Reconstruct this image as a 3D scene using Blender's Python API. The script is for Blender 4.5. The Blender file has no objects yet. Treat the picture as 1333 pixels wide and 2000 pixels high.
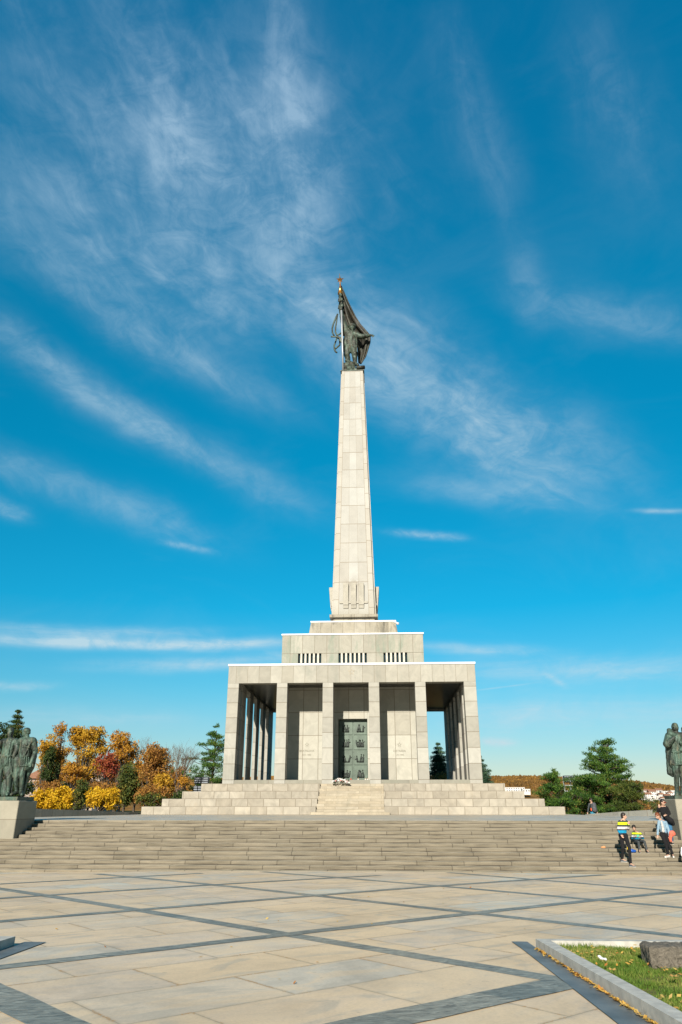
import bpy, math, random
import numpy as np
from mathutils import Vector, Matrix
random.seed(7); rng = np.random.default_rng(11)
R = math.radians
sc = bpy.context.scene
COL = sc.collection

# ------------------------------------------------------------------ camera
F_PX, YH, HEAD, EYE = 1400.0, 1572.0, R(3.0), 2.13
PITCH = math.atan((YH-1000)/F_PX)
cam_d = bpy.data.cameras.new('camera'); cam = bpy.data.objects.new('camera', cam_d); COL.objects.link(cam)
cam.location = (0, 0, EYE); cam.rotation_euler = (math.pi/2+PITCH, 0, HEAD)
cam_d.sensor_fit = 'VERTICAL'; cam_d.sensor_height = 24; cam_d.lens = 24*F_PX/2000
cam_d.clip_start = 0.1; cam_d.clip_end = 20000
sc.camera = cam
FW = np.array([-math.sin(HEAD)*math.cos(PITCH), math.cos(HEAD)*math.cos(PITCH), math.sin(PITCH)])
RT = np.array([math.cos(HEAD), math.sin(HEAD), 0.0]); UP = np.cross(RT, FW)
def ray(x, y): return RT*(x-666.5)/F_PX + UP*(1000-y)/F_PX + FW
def at(x, y, Y):
    d = ray(x, y); t = Y/d[1]; return (float(d[0]*t), float(Y), float(EYE+d[2]*t))
def azel(x, y):
    d = ray(x, y); d /= np.linalg.norm(d); return math.atan2(d[0], d[1]), math.asin(d[2])
def gz(x, y):
    s = 0.022*(27-y)
    return s+0.09*max(0.0, 1-((x+1.5)/12)**2)*max(0.0, min(1.0, y/20)) if y < 30 else 0
def gpt(x, y, dz=0.0):
    z = 0.2; d = ray(x, y)
    for _ in range(60):
        t = (z+dz-EYE)/d[2]; z = 0.5*z+0.5*gz(d[0]*t, d[1]*t)
    return (float(d[0]*t), float(d[1]*t), float(z+dz))

# ------------------------------------------------------------------ node helper
class NT:
    def __init__(s, nt): s.nt = nt; s.n = nt.nodes; s.l = nt.links
    def new(s, t, **k):
        n = s.n.new(t)
        for a, b in k.items(): setattr(n, a, b)
        return n
    def put(s, sock, v):
        if isinstance(v, bpy.types.NodeSocket): s.l.new(v, sock)
        elif v is not None:
            if hasattr(sock, 'default_value'):
                try: sock.default_value = v
                except Exception:
                    sock.default_value = tuple(v)+(1.0,) if len(v) == 3 else v
    def m(s, op, a, b=None, c=None, clamp=False):
        n = s.new('ShaderNodeMath', operation=op); n.use_clamp = clamp
        s.put(n.inputs[0], a); s.put(n.inputs[1], b); s.put(n.inputs[2], c); return n.outputs[0]
    def add(s, a, b): return s.m('ADD', a, b)
    def mul(s, a, b): return s.m('MULTIPLY', a, b)
    def sub(s, a, b): return s.m('SUBTRACT', a, b)
    def mix(s, f, a, b, t='MIX'):
        n = s.new('ShaderNodeMix', data_type='RGBA', blend_type=t)
        s.put(n.inputs[0], f); s.put(n.inputs[6], a); s.put(n.inputs[7], b); return n.outputs[2]
    def mixf(s, f, a, b):
        n = s.new('ShaderNodeMix', data_type='FLOAT')
        s.put(n.inputs[0], f); s.put(n.inputs[2], a); s.put(n.inputs[3], b); return n.outputs[0]
    def rgb(s, c):
        n = s.new('ShaderNodeRGB'); n.outputs[0].default_value = (*c, 1); return n.outputs[0]
    def vec(s, x, y, z):
        n = s.new('ShaderNodeCombineXYZ'); s.put(n.inputs[0], x); s.put(n.inputs[1], y); s.put(n.inputs[2], z); return n.outputs[0]
    def sep(s, v):
        n = s.new('ShaderNodeSeparateXYZ'); s.l.new(v, n.inputs[0]); return n.outputs
    def noise(s, v, scale, detail=4, rough=0.55, dist=0.0, w=None):
        n = s.new('ShaderNodeTexNoise'); n.noise_dimensions = '4D' if w is not None else '3D'
        s.l.new(v, n.inputs['Vector']); s.put(n.inputs['Scale'], scale); s.put(n.inputs['Detail'], detail)
        s.put(n.inputs['Roughness'], rough); s.put(n.inputs['Distortion'], dist)
        if w is not None: s.put(n.inputs['W'], w)
        return n.outputs[0]
    def ramp(s, v, pts, interp='LINEAR'):
        n = s.new('ShaderNodeValToRGB'); n.color_ramp.interpolation = interp
        e = n.color_ramp.elements
        while len(e) < len(pts): e.new(0.5)
        for i, (p, c) in enumerate(pts):
            e[i].position = p; e[i].color = (c, c, c, 1) if not hasattr(c, '__len__') else (*c, 1)
        s.l.new(v, n.inputs[0]); return n.outputs[0]
    def smooth(s, v, a, b):
        n = s.new('ShaderNodeMapRange', interpolation_type='SMOOTHSTEP')
        s.l.new(v, n.inputs[0]); n.inputs[1].default_value = a; n.inputs[2].default_value = b; return n.outputs[0]
    def bump(s, h, st, dist=0.02, nrm=None):
        n = s.new('ShaderNodeBump'); s.put(n.inputs['Strength'], st); n.inputs['Distance'].default_value = dist
        s.l.new(h, n.inputs['Height'])
        if nrm is not None: s.l.new(nrm, n.inputs['Normal'])
        return n.outputs[0]
def mat(name, rough=0.7, metal=0.0, spec=None):
    m = bpy.data.materials.new(name); m.use_nodes = True
    t = NT(m.node_tree); b = m.node_tree.nodes['Principled BSDF']
    b.inputs['Roughness'].default_value = rough; b.inputs['Metallic'].default_value = metal
    if spec is not None: b.inputs['Specular IOR Level'].default_value = spec
    return m, t, b
def simple(name, c, rough=0.7, metal=0.0, var=0.25, scale=6.0, bump=0.0):
    m, t, b = mat(name, rough, metal)
    p = t.new('ShaderNodeNewGeometry').outputs['Position']
    n = t.noise(p, scale, 5)
    f = t.ramp(n, [(0.3, 1-var), (0.7, 1+var*0.4)])
    t.l.new(t.mix(1.0, t.rgb(c), f, 'MULTIPLY'), b.inputs['Base Color'])
    if bump: t.l.new(t.bump(n, bump), b.inputs['Normal'])
    return m

# ------------------------------------------------------------------ world: sky with cirrus, sun
SUN_EL, SUN_AZ = R(25.5), R(180+9.6)         # azimuth clockwise from +Y
w = bpy.data.worlds.new("World"); sc.world = w; w.use_nodes = True
def build_world():
    t = NT(w.node_tree); t.n.clear()
    out = t.new('ShaderNodeOutputWorld'); bg = t.new('ShaderNodeBackground'); t.l.new(bg.outputs[0], out.inputs[0])
    sky = t.new('ShaderNodeTexSky', sky_type='NISHITA'); sky.sun_disc = False
    sky.sun_elevation = SUN_EL; sky.sun_rotation = SUN_AZ; sky.air_density = 1.0; sky.dust_density = 0.3; sky.ozone_density = 2.5; sky.altitude = 200
    d = t.new('ShaderNodeTexCoord').outputs['Generated']
    x, y, z = t.sep(d)
    az = t.m('ARCTAN2', x, y); el = t.m('ARCSINE', t.m('MINIMUM', t.m('MAXIMUM', z, -1.0), 1.0))
    # colour grade of the sky by elevation (deep blue above, cyan near the horizon)
    eld = t.m('DIVIDE', el, R(90))
    tint = t.ramp(eld, SKY_TINT)
    col = t.mix(1.0, sky.outputs[0], tint, 'MULTIPLY')
    pl = t.vec(t.mul(az, 1.0), el, 0.0)
    warp = t.noise(pl, 3.5, 4, 0.6)
    # three shared cirrus grains: falling to the right, upright, level
    GR = {}
    for key, an, nsu, nsv in (('fall', R(-30), 5.0, 17.0), ('up', R(97), 4.5, 14.0), ('level', 0.0, 4.0, 42.0), ('puff', 0.0, 34.0, 60.0)):
        u = t.add(t.mul(az, math.cos(an)), t.mul(el, math.sin(an))); v = t.add(t.mul(az, -math.sin(an)), t.mul(el, math.cos(an)))
        v = t.add(v, t.mul(t.sub(warp, 0.5), 0.10 if key in ('fall', 'up') else 0.01))
        GR[key] = t.smooth(t.noise(t.vec(t.mul(u, nsu), t.mul(v, nsv), 1.7), 1.0, 8, 0.62, 0.5), 0.30, 0.78)
    total = None
    for (px, py, qx, qy, wid, amp, key) in CLOUDS:
        a0, e0 = azel(px, py); a1, e1 = azel(qx, qy)
        ca, ce = (a0+a1)/2, (e0+e1)/2; L = math.hypot(a1-a0, e1-e0)/2; an = math.atan2(e1-e0, a1-a0)
        W = wid/1400*0.8
        dx = t.sub(az, ca); dy = t.sub(el, ce)
        un = t.add(t.mul(dx, math.cos(an)/L), t.mul(dy, math.sin(an)/L))
        vn = t.add(t.add(t.mul(dx, -math.sin(an)/W), t.mul(dy, math.cos(an)/W)), t.mul(t.sub(warp, 0.5), 2.2))
        r2 = t.add(t.m('POWER', t.m('ABSOLUTE', un), 3.0), t.mul(vn, vn))
        k = t.mul(t.mul(t.m('EXPONENT', t.mul(r2, -1.3)), amp), t.add(t.mul(GR[key], 0.72), 0.32))
        total = k if total is None else t.add(total, k)
    brk = t.noise(t.vec(t.mul(az, 16.0), t.mul(el, 30.0), 5.1), 1.0, 8, 0.68, 0.9)
    pat = t.noise(t.vec(t.mul(az, 5.0), t.mul(el, 9.0), 8.8), 1.0, 5, 0.6, 0.6)
    total = t.mul(total, t.add(0.38, t.mul(t.smooth(t.add(t.mul(brk, 0.45), t.mul(pat, 0.55)), 0.34, 0.66), 1.05)))
    # faint veil everywhere
    veil = t.smooth(t.noise(t.vec(t.mul(az, 3.0), t.mul(el, 7.0), 3.3), 1.0, 6, 0.6, 0.8), 0.45, 0.85)
    total = t.add(total, t.mul(veil, 0.07))
    total = t.m('MINIMUM', t.mul(total, 0.98), 0.85)
    ccol = t.ramp(eld, CLOUD_COL)
    sun_side_dim = t.add(0.28, t.mul(t.smooth(y, -0.15, 0.40), 0.72))      # sky dimmed towards the sun's side to darken the shade
    t.l.new(t.mix(1.0, t.mix(total, col, ccol), t.vec(sun_side_dim, sun_side_dim, sun_side_dim), 'MULTIPLY'), bg.inputs['Color'])
    bg.inputs['Strength'].default_value = 0.080
SKY_TINT = [(0.0, (0.76, 0.80, 0.82)), (0.03, (0.70, 0.80, 0.83)), (0.09, (0.34, 0.94, 1.00)), (0.16, (0.05, 1.04, 1.16)), (0.28, (0.01, 1.19, 1.29)), (0.42, (0.01, 1.46, 1.57)), (0.62, (0.03, 1.62, 1.82))]
CLOUD_COL = [(0.0, (6.0, 7.0, 7.6)), (0.15, (5.2, 7.0, 7.8)), (0.35, (3.5, 5.4, 6.8)), (0.6, (3.1, 4.8, 6.5))]
# (end a, end b in photo pixels -> azimuth/elevation, half width, amount, noise scale, stretch)
CLOUDS = [
    (0, 60, 760, 360, 230, 0.52, 'fall'),
    (540, -60, 600, 600, 130, 0.55, 'up'),
    (300, 60, 470, 520, 120, 0.40, 'up'),
    (-60, 330, 620, 640, 120, 0.60, 'fall'),
    (80, 520, 570, 800, 45, 0.55, 'fall'),
    (-60, 600, 600, 990, 42, 0.70, 'fall'),
    (-60, 870, 420, 1060, 40, 0.50, 'fall'),
    (520, 480, 760, 760, 90, 0.65, 'fall'),
    (640, 560, 1180, 960, 110, 0.70, 'fall'),
    (740, 760, 1120, 950, 70, 0.45, 'fall'),
    (1000, 560, 1400, 640, 55, 0.38, 'fall'),
    (860, 40, 1010, 440, 90, 0.24, 'up'),
    (1130, 40, 1300, 360, 120, 0.20, 'up'),
    (1010, 460, 1060, 640, 60, 0.22, 'up'),
    (320, 1060, 415, 1078, 8, 0.70, 'puff'),
    (765, 1038, 905, 1050, 10, 0.65, 'puff'),
    (1232, 998, 1345, 999, 6, 0.60, 'level'),
    (760, 930, 1160, 990, 34, 0.28, 'fall'),
    (-80, 960, 60, 1010, 20, 0.55, 'puff'),
    (-80, 1240, 600, 1256, 15, 1.2, 'level'),
    (-80, 1222, 420, 1232, 14, 0.6, 'level'),
    (180, 1300, 620, 1282, 16, 0.85, 'level'),
    (820, 1262, 1060, 1272, 13, 0.95, 'level'),
    (-60, 1340, 110, 1338, 10, 0.50, 'puff'),
    (860, 1310, 1440, 1295, 34, 0.60, 'level'),
    (840, 1400, 1440, 1390, 50, 0.55, 'level'),
    (1060, 1315, 1105, 1340, 8, 0.5, 'puff'),
    (925, 1349, 1045, 1334, 2.0, 0.5, 'level'),
    (938, 1449, 1012, 1452, 10, 0.95, 'puff'),
    (-100, 1395, 400, 1400, 24, 0.4, 'level'),
]
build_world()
sun_d = bpy.data.lights.new('sun', 'SUN'); sun = bpy.data.objects.new('sun', sun_d); COL.objects.link(sun)
sun_d.energy = 5.0; sun_d.angle = R(0.5); sun_d.color = (1.0, 0.93, 0.82)
sdir = Vector((math.sin(SUN_AZ)*math.cos(SUN_EL), math.cos(SUN_AZ)*math.cos(SUN_EL), math.sin(SUN_EL)))
sun.rotation_euler = sdir.to_track_quat('Z', 'Y').to_euler()
sc.view_settings.view_transform = 'Standard'; sc.view_settings.look = 'None'
sc.view_settings.exposure = 0.38; sc.view_settings.gamma = 1.0; sc.view_settings.use_curve_mapping = False
sc.render.film_transparent = False
sc.cycles.diffuse_bounces = 1

# ------------------------------------------------------------------ mesh helpers
class MB:
    def __init__(s): s.v = []; s.f = []
    def add(s, v, f):
        o = len(s.v); s.v += [tuple(map(float, p)) for p in v]; s.f += [tuple(i+o for i in q) for q in f]; return s
    def box(s, x0, x1, y0, y1, z0, z1):
        return s.add([(x0,y0,z0),(x1,y0,z0),(x1,y1,z0),(x0,y1,z0),(x0,y0,z1),(x1,y0,z1),(x1,y1,z1),(x0,y1,z1)],
                     [(0,3,2,1),(4,5,6,7),(0,1,5,4),(1,2,6,5),(2,3,7,6),(3,0,4,7)])
    def bar(s, p, q, wx, wz):   # box along p->q
        p = Vector(p); q = Vector(q); d = (q-p).normalized(); u = Vector((0,0,1)) if abs(d.z) < .9 else Vector((0,1,0))
        a = d.cross(u).normalized()*wx/2; b = a.normalized().cross(d)*wz/2
        vs = [p-a-b, p+a-b, p+a+b, p-a+b, q-a-b, q+a-b, q+a+b, q-a+b]
        return s.add(vs, [(0,3,2,1),(4,5,6,7),(0,1,5,4),(1,2,6,5),(2,3,7,6),(3,0,4,7)])
    def frust(s, cx, cy, h0, z0, h1, z1):
        return s.add([(cx-h0,cy-h0,z0),(cx+h0,cy-h0,z0),(cx+h0,cy+h0,z0),(cx-h0,cy+h0,z0),
                      (cx-h1,cy-h1,z1),(cx+h1,cy-h1,z1),(cx+h1,cy+h1,z1),(cx-h1,cy+h1,z1)],
                     [(0,3,2,1),(4,5,6,7),(0,1,5,4),(1,2,6,5),(2,3,7,6),(3,0,4,7)])
    def prism(s, poly, y0, y1):   # poly in x,z
        n = len(poly); v = [(x, y0, z) for x, z in poly]+[(x, y1, z) for x, z in poly]
        return s.add(v, [tuple(range(n)), tuple(range(2*n-1, n-1, -1))]+[(i+n, (i+1)%n+n, (i+1)%n, i) for i in range(n)])
    def tube(s, pts, rs, n=8):
        pts = [Vector(p) for p in pts]
        if not hasattr(rs, '__len__'): rs = [rs]*len(pts)
        v = []; f = []; a = None
        for i, p in enumerate(pts):
            d = (pts[min(i+1, len(pts)-1)]-pts[max(i-1, 0)]).normalized()
            if a is None: a = d.cross(Vector((0.3, 0.2, 1)) if abs(d.z) < .9 else Vector((1, .1, 0))).normalized()
            else: a = (a-d*a.dot(d)).normalized()
            b = d.cross(a)
            for k in range(n):
                c = 2*math.pi*k/n; v.append(p+(a*math.cos(c)+b*math.sin(c))*rs[i])
        for i in range(len(pts)-1):
            for k in range(n):
                f.append((i*n+k, i*n+(k+1)%n, (i+1)*n+(k+1)%n, (i+1)*n+k))
        f.append(tuple(range(n-1, -1, -1))); f.append(tuple(range((len(pts)-1)*n, len(pts)*n)))
        return s.add(v, f)
    def ell(s, c, r, M=None, nu=12, nv=8):
        v = [(0, 0, -1)]; f = []
        for j in range(1, nv):
            t = -math.pi/2+math.pi*j/nv
            for k in range(nu):
                p = 2*math.pi*k/nu; v.append((math.cos(t)*math.cos(p), math.cos(t)*math.sin(p), math.sin(t)))
        v.append((0, 0, 1))
        for k in range(nu): f.append((0, 1+(k+1)%nu, 1+k))
        for j in range(nv-2):
            for k in range(nu): f.append((1+j*nu+k, 1+j*nu+(k+1)%nu, 1+(j+1)*nu+(k+1)%nu, 1+(j+1)*nu+k))
        L = len(v)-1; o = 1+(nv-2)*nu
        for k in range(nu): f.append((o+k, o+(k+1)%nu, L))
        if not hasattr(r, '__len__'): r = (r, r, r)
        out = []
        for p in v:
            q = Vector((p[0]*r[0], p[1]*r[1], p[2]*r[2]))
            if M is not None: q = M @ q
            out.append(q+Vector(c))
        return s.add(out, f)
    def cap(s, p, q, r1, r2=None, n=10, flat=1.0):   # tapered capsule, flat<1 squashes depth (y)
        r2 = r1 if r2 is None else r2; p = Vector(p); q = Vector(q); d = q-p
        if d.length < 1e-6: return s.ell(p, r1)
        d.normalize(); a = d.cross(Vector((0, 1, 0)) if abs(d.y) < .9 else Vector((1, 0, 0))).normalized(); b = d.cross(a)
        prof = [(-r1*math.cos(t), r1*math.sin(t), p) for t in (0.01, .5, 1.05, 1.57)]+[(r2*math.cos(t), r2*math.sin(t), q) for t in (1.57, 1.05, .5, .01)]
        v = []; f = []
        for (h, r, c) in prof:
            for k in range(n):
                g = 2*math.pi*k/n; o = (a*math.cos(g)+b*math.sin(g))*r; o.y *= flat; v.append(c+d*h+o)
        m = len(prof)
        for i in range(m-1):
            for k in range(n): f.append((i*n+k, i*n+(k+1)%n, (i+1)*n+(k+1)%n, (i+1)*n+k))
        f.append(tuple(range(n-1, -1, -1))); f.append(tuple(range((m-1)*n, m*n)))
        return s.add(v, f)
    def chain(s, pts, rs, flat=1.0):
        for i in range(len(pts)-1): s.cap(pts[i], pts[i+1], rs[i], rs[i+1], flat=flat)
        return s
def root_origin(o):
    while o.parent is not None: o = o.parent
    return o.location.copy()
def link(name, me, m, parent=None, origin=None, smooth=False):
    if m is not None: me.materials.append(m)
    o = bpy.data.objects.new(name, me); COL.objects.link(o)
    off = root_origin(parent) if parent is not None else Vector(origin or (0, 0, 0))
    if off.length > 0: me.transform(Matrix.Translation(-off))
    if parent is not None: o.parent = parent
    else: o.location = off
    if smooth: me.polygons.foreach_set('use_smooth', [True]*len(me.polygons))
    return o
def emit(name, mb, m, parent=None, origin=None, smooth=False, bevel=0.0):
    me = bpy.data.meshes.new(name); me.from_pydata(mb.v, [], mb.f); me.update()
    o = link(name, me, m, parent, origin, smooth)
    if bevel:
        b = o.modifiers.new('bevel', 'BEVEL'); b.width = bevel; b.segments = 1; b.limit_method = 'ANGLE'
    return o
def fused(name, mb, m, voxel, parent=None, origin=None, sm=3, fac=0.5, disp=0.0, dsize=0.1):
    me = bpy.data.meshes.new('tmp'); me.from_pydata(mb.v, [], mb.f); me.update()
    o = bpy.data.objects.new('tmp', me); COL.objects.link(o)
    r = o.modifiers.new('r', 'REMESH'); r.mode = 'VOXEL'; r.voxel_size = voxel
    if sm:
        s = o.modifiers.new('s', 'SMOOTH'); s.iterations = sm; s.factor = fac
    if disp:
        tx = bpy.data.textures.new('t', 'CLOUDS'); tx.noise_scale = dsize; tx.noise_depth = 3
        dm = o.modifiers.new('d', 'DISPLACE'); dm.texture = tx; dm.strength = disp; dm.mid_level = 0.5; dm.texture_coords = 'GLOBAL'
    dg = bpy.context.evaluated_depsgraph_get(); dg.update()
    nm = bpy.data.meshes.new_from_object(o.evaluated_get(dg)); nm.name = name
    bpy.data.objects.remove(o); bpy.data.meshes.remove(me)
    nm.materials.clear()
    return link(name, nm, m, parent, origin, True)
def tag(o, label=None, cat=None, group=None, kind=None):
    if label: o['label'] = label
    if cat: o['category'] = cat
    if group: o['group'] = group
    if kind: o['kind'] = kind
    return o
def thing(name, loc, label, cat, group=None):
    o = bpy.data.objects.new(name, None); COL.objects.link(o); o.location = loc; o.empty_display_size = 0.3
    return tag(o, label, cat, group)

# ------------------------------------------------------------------ materials
def cells(t, u, v, bw, bh, shift, jw, u0=0.0, v0=0.0, wob=None):
    """rectangular slabs: returns (random per slab, random2, joint mask)"""
    u = t.add(u, u0); v = t.add(v, v0)
    vs = t.m('DIVIDE', v, bh); row = t.m('FLOOR', vs); fv = t.m('FRACT', vs)
    us = t.add(t.m('DIVIDE', u, bw), t.mul(row, shift)); col = t.m('FLOOR', us); fu = t.m('FRACT', us)
    n = t.new('ShaderNodeTexWhiteNoise', noise_dimensions='3D'); t.l.new(t.vec(col, row, 0.5), n.inputs['Vector'])
    du = t.mul(t.m('MINIMUM', fu, t.sub(1.0, fu)), bw); dv = t.mul(t.m('MINIMUM', fv, t.sub(1.0, fv)), bh)
    dd = t.m('MINIMUM', du, dv)
    if wob is not None: dd = t.add(dd, wob)
    j = t.m('LESS_THAN', dd, jw/2)
    c = t.sep(n.outputs['Color'])
    return n.outputs['Value'], c[1], j, dd
def wallcoords(t):
    g = t.new('ShaderNodeNewGeometry'); p = g.outputs['Position']; px, py, pz = t.sep(p)
    nx, ny, nz = t.sep(g.outputs['True Normal'])
    sidex = t.m('GREATER_THAN', t.m('ABSOLUTE', nx), 0.6); top = t.m('GREATER_THAN', t.m('ABSOLUTE', nz), 0.7)
    u = t.mixf(sidex, px, py); v = t.mixf(top, pz, py)
    return p, u, v, pz
def stone(name, ca, cb, bw, bh, u0=0.0, v0=0.0, shift=0.0, jw=0.02, jcol=(0.16, 0.13, 0.09), mott=0.12, stain=0.0, stain_col=(0.14, 0.16, 0.13), rough=0.75, spec=0.35, bump=0.25, smin=0.50):
    m, t, b = mat(name, rough, 0, spec)
    p, u, v, pz = wallcoords(t)
    r, r2, j, dd = cells(t, u, v, bw, bh, shift, jw, u0, v0)
    col = t.mix(r, t.rgb(ca), t.rgb(cb))
    br = t.add(0.89, t.mul(r2, 0.18)); col = t.mix(1.0, col, t.vec(br, br, br), 'MULTIPLY')
    n1 = t.noise(p, 1.1, 6, 0.6, 0.8, None)
    nw = t.noise(t.vec(t.mul(u, 0.7), t.mul(v, 0.7), t.mul(r, 40.0)), 1.6, 5, 0.6, 1.5)
    col = t.mix(1.0, col, t.ramp(nw, [(0.25, 1-mott*1.5), (0.75, 1+mott*0.5)]), 'MULTIPLY')
    if stain:
        st = t.noise(t.vec(t.mul(u, 1.0), t.mul(v, 0.35), 2.0), 0.9, 6, 0.62, 0.6)
        st2 = t.noise(t.vec(t.mul(u, 6.0), t.mul(v, 0.25), 7.0), 1.0, 4, 0.6, 0.2)
        s = t.mul(t.smooth(t.add(st, t.mul(t.sub(st2, 0.5), 0.22)), smin, smin+0.2), stain)
        col = t.mix(s, col, t.rgb(stain_col))
    fine = t.noise(p, 38.0, 4, 0.7)
    col = t.mix(1.0, col, t.ramp(fine, [(0.3, 0.93), (0.7, 1.05)]), 'MULTIPLY')
    col = t.mix(t.mul(j, 0.85), col, t.rgb(jcol))
    t.l.new(col, b.inputs['Base Color'])
    h = t.sub(t.mul(fine, 0.3), t.mul(j, 1.0))
    t.l.new(t.bump(h, bump, 0.01), b.inputs['Normal'])
    return m
CX = -2.02
LIME_A, LIME_B = (0.58, 0.53, 0.43), (0.52, 0.45, 0.34)
M_pillar = stone('pillar_stone', (0.47, 0.455, 0.40), (0.385, 0.365, 0.31), 60, 1.03, 0, -3.72, 0, 0.036, stain=0.45, stain_col=(0.25, 0.25, 0.21), smin=0.55)
M_fascia = stone('fascia_stone', (0.44, 0.42, 0.36), (0.37, 0.345, 0.285), 0.83, 2.2, 0.35, -9.8, 0, 0.020, stain=0.5, stain_col=(0.25, 0.26, 0.22), smin=0.53)
M_cella = stone('cella_stone', (0.52, 0.505, 0.43), (0.46, 0.435, 0.36), 1.14, 1.65, 0.03, -3.6, 0, 0.036, stain=0.25, smin=0.56)
M_tier = stone('tier_stone', (0.42, 0.40, 0.335), (0.355, 0.33, 0.265), 0.95, 2.4, 0.2, -12.98, 0.0, 0.03, stain=0.85, stain_col=(0.23, 0.27, 0.21), smin=0.47)
M_tier2 = stone('upper_tier_stone', (0.42, 0.385, 0.31), (0.36, 0.32, 0.24), 0.92, 8, 0.1, -12.0, 0.0, 0.026, stain=0.85, stain_col=(0.08, 0.075, 0.06), smin=0.48)
M_block = stone('base_block_stone', (0.445, 0.405, 0.33), (0.395, 0.35, 0.275), 1.02, 0.47, 0.0, -1.56, 0.37, 0.032, mott=0.22, stain=0.3, stain_col=(0.40, 0.31, 0.20), smin=0.55)
M_bstep = stone('base_step_stone', (0.50, 0.44, 0.335), (0.44, 0.375, 0.27), 1.45, 0.157, 0.0, -1.56, 0.5, 0.014, mott=0.2, stain=0.2)
M_plinth = stone('plinth_stone', (0.33, 0.31, 0.25), (0.28, 0.27, 0.22), 2.4, 2, 0.5, -3.0, 0, 0.02, stain=0.6, stain_col=(0.27, 0.27, 0.21), smin=0.46)
M_ped = stone('pedestal_stone', (0.36, 0.335, 0.26), (0.31, 0.285, 0.225), 60, 0.72, 0, -0.9, 0, 0.02, stain=0.5, stain_col=(0.24, 0.26, 0.21), smin=0.5)
M_white = simple('white_metal', (0.78, 0.78, 0.77), 0.45, 0.0, 0.1)
M_wall = stone('wall_stone', (0.33, 0.33, 0.29), (0.27, 0.27, 0.24), 0.9, 2, 0, 0, 0, 0.02, stain=0.4)
def steps_material():
    m, t, b = mat('step_stone', 0.8, 0, 0.3)
    p, u, v, pz = wallcoords(t)
    g = t.new('ShaderNodeNewGeometry'); px, py, _ = t.sep(p)
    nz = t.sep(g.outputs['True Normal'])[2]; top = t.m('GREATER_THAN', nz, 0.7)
    # row index from height so tread and riser belong to the same block
    row = t.m('FLOOR', t.add(t.m('DIVIDE', t.sub(pz, 0.002), 0.12), t.mixf(top, 0.0, 0.0)))
    rn = t.new('ShaderNodeTexWhiteNoise', noise_dimensions='1D'); t.l.new(row, rn.inputs['W'])
    us = t.add(t.m('DIVIDE', px, 1.58), t.mul(rn.outputs['Value'], 3.7)); col = t.m('FLOOR', us); fu = t.m('FRACT', us)
    j = t.m('LESS_THAN', t.m('MINIMUM', fu, t.sub(1.0, fu)), 0.007)
    n = t.new('ShaderNodeTexWhiteNoise', noise_dimensions='3D'); t.l.new(t.vec(col, row, 2.5), n.inputs['Vector'])
    c = t.mix(n.outputs['Value'], t.rgb((0.265, 0.228, 0.165)), t.rgb((0.205, 0.176, 0.125)))
    nw = t.noise(t.vec(t.mul(px, 0.8), t.mul(py, 3.0), t.mul(pz, 9.0)), 1.3, 7, 0.65, 0.6)
    c = t.mix(1.0, c, t.ramp(nw, [(0.3, 0.62), (0.7, 1.2)]), 'MULTIPLY')
    big = t.noise(p, 0.35, 5, 0.6, 0.5)
    c = t.mix(t.mul(t.smooth(big, 0.5, 0.68), 0.35), c, t.rgb((0.22, 0.20, 0.155)))
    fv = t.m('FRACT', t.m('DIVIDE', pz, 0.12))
    riser_foot = t.mul(t.m('SUBTRACT', 1.0, top), t.m('LESS_THAN', fv, 0.26))  # darker band along the lower part of each riser
    c = t.mix(t.mul(riser_foot, 0.85), c, t.rgb((0.075, 0.062, 0.045)))
    c = t.mix(t.mul(top, 0.6), c, t.rgb((0.40, 0.345, 0.25)))  # treads lightened against risers, shade under the nosings put into colour
    fine = t.noise(p, 45.0, 3, 0.7); c = t.mix(1.0, c, t.ramp(fine, [(0.3, 0.88), (0.7, 1.08)]), 'MULTIPLY')
    c = t.mix(t.mul(j, 0.9), c, t.rgb((0.06, 0.05, 0.035)))
    t.l.new(c, b.inputs['Base Color']); t.l.new(t.bump(t.sub(fine, j), 0.3, 0.01), b.inputs['Normal'])
    return m
M_steps = steps_material()
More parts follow.
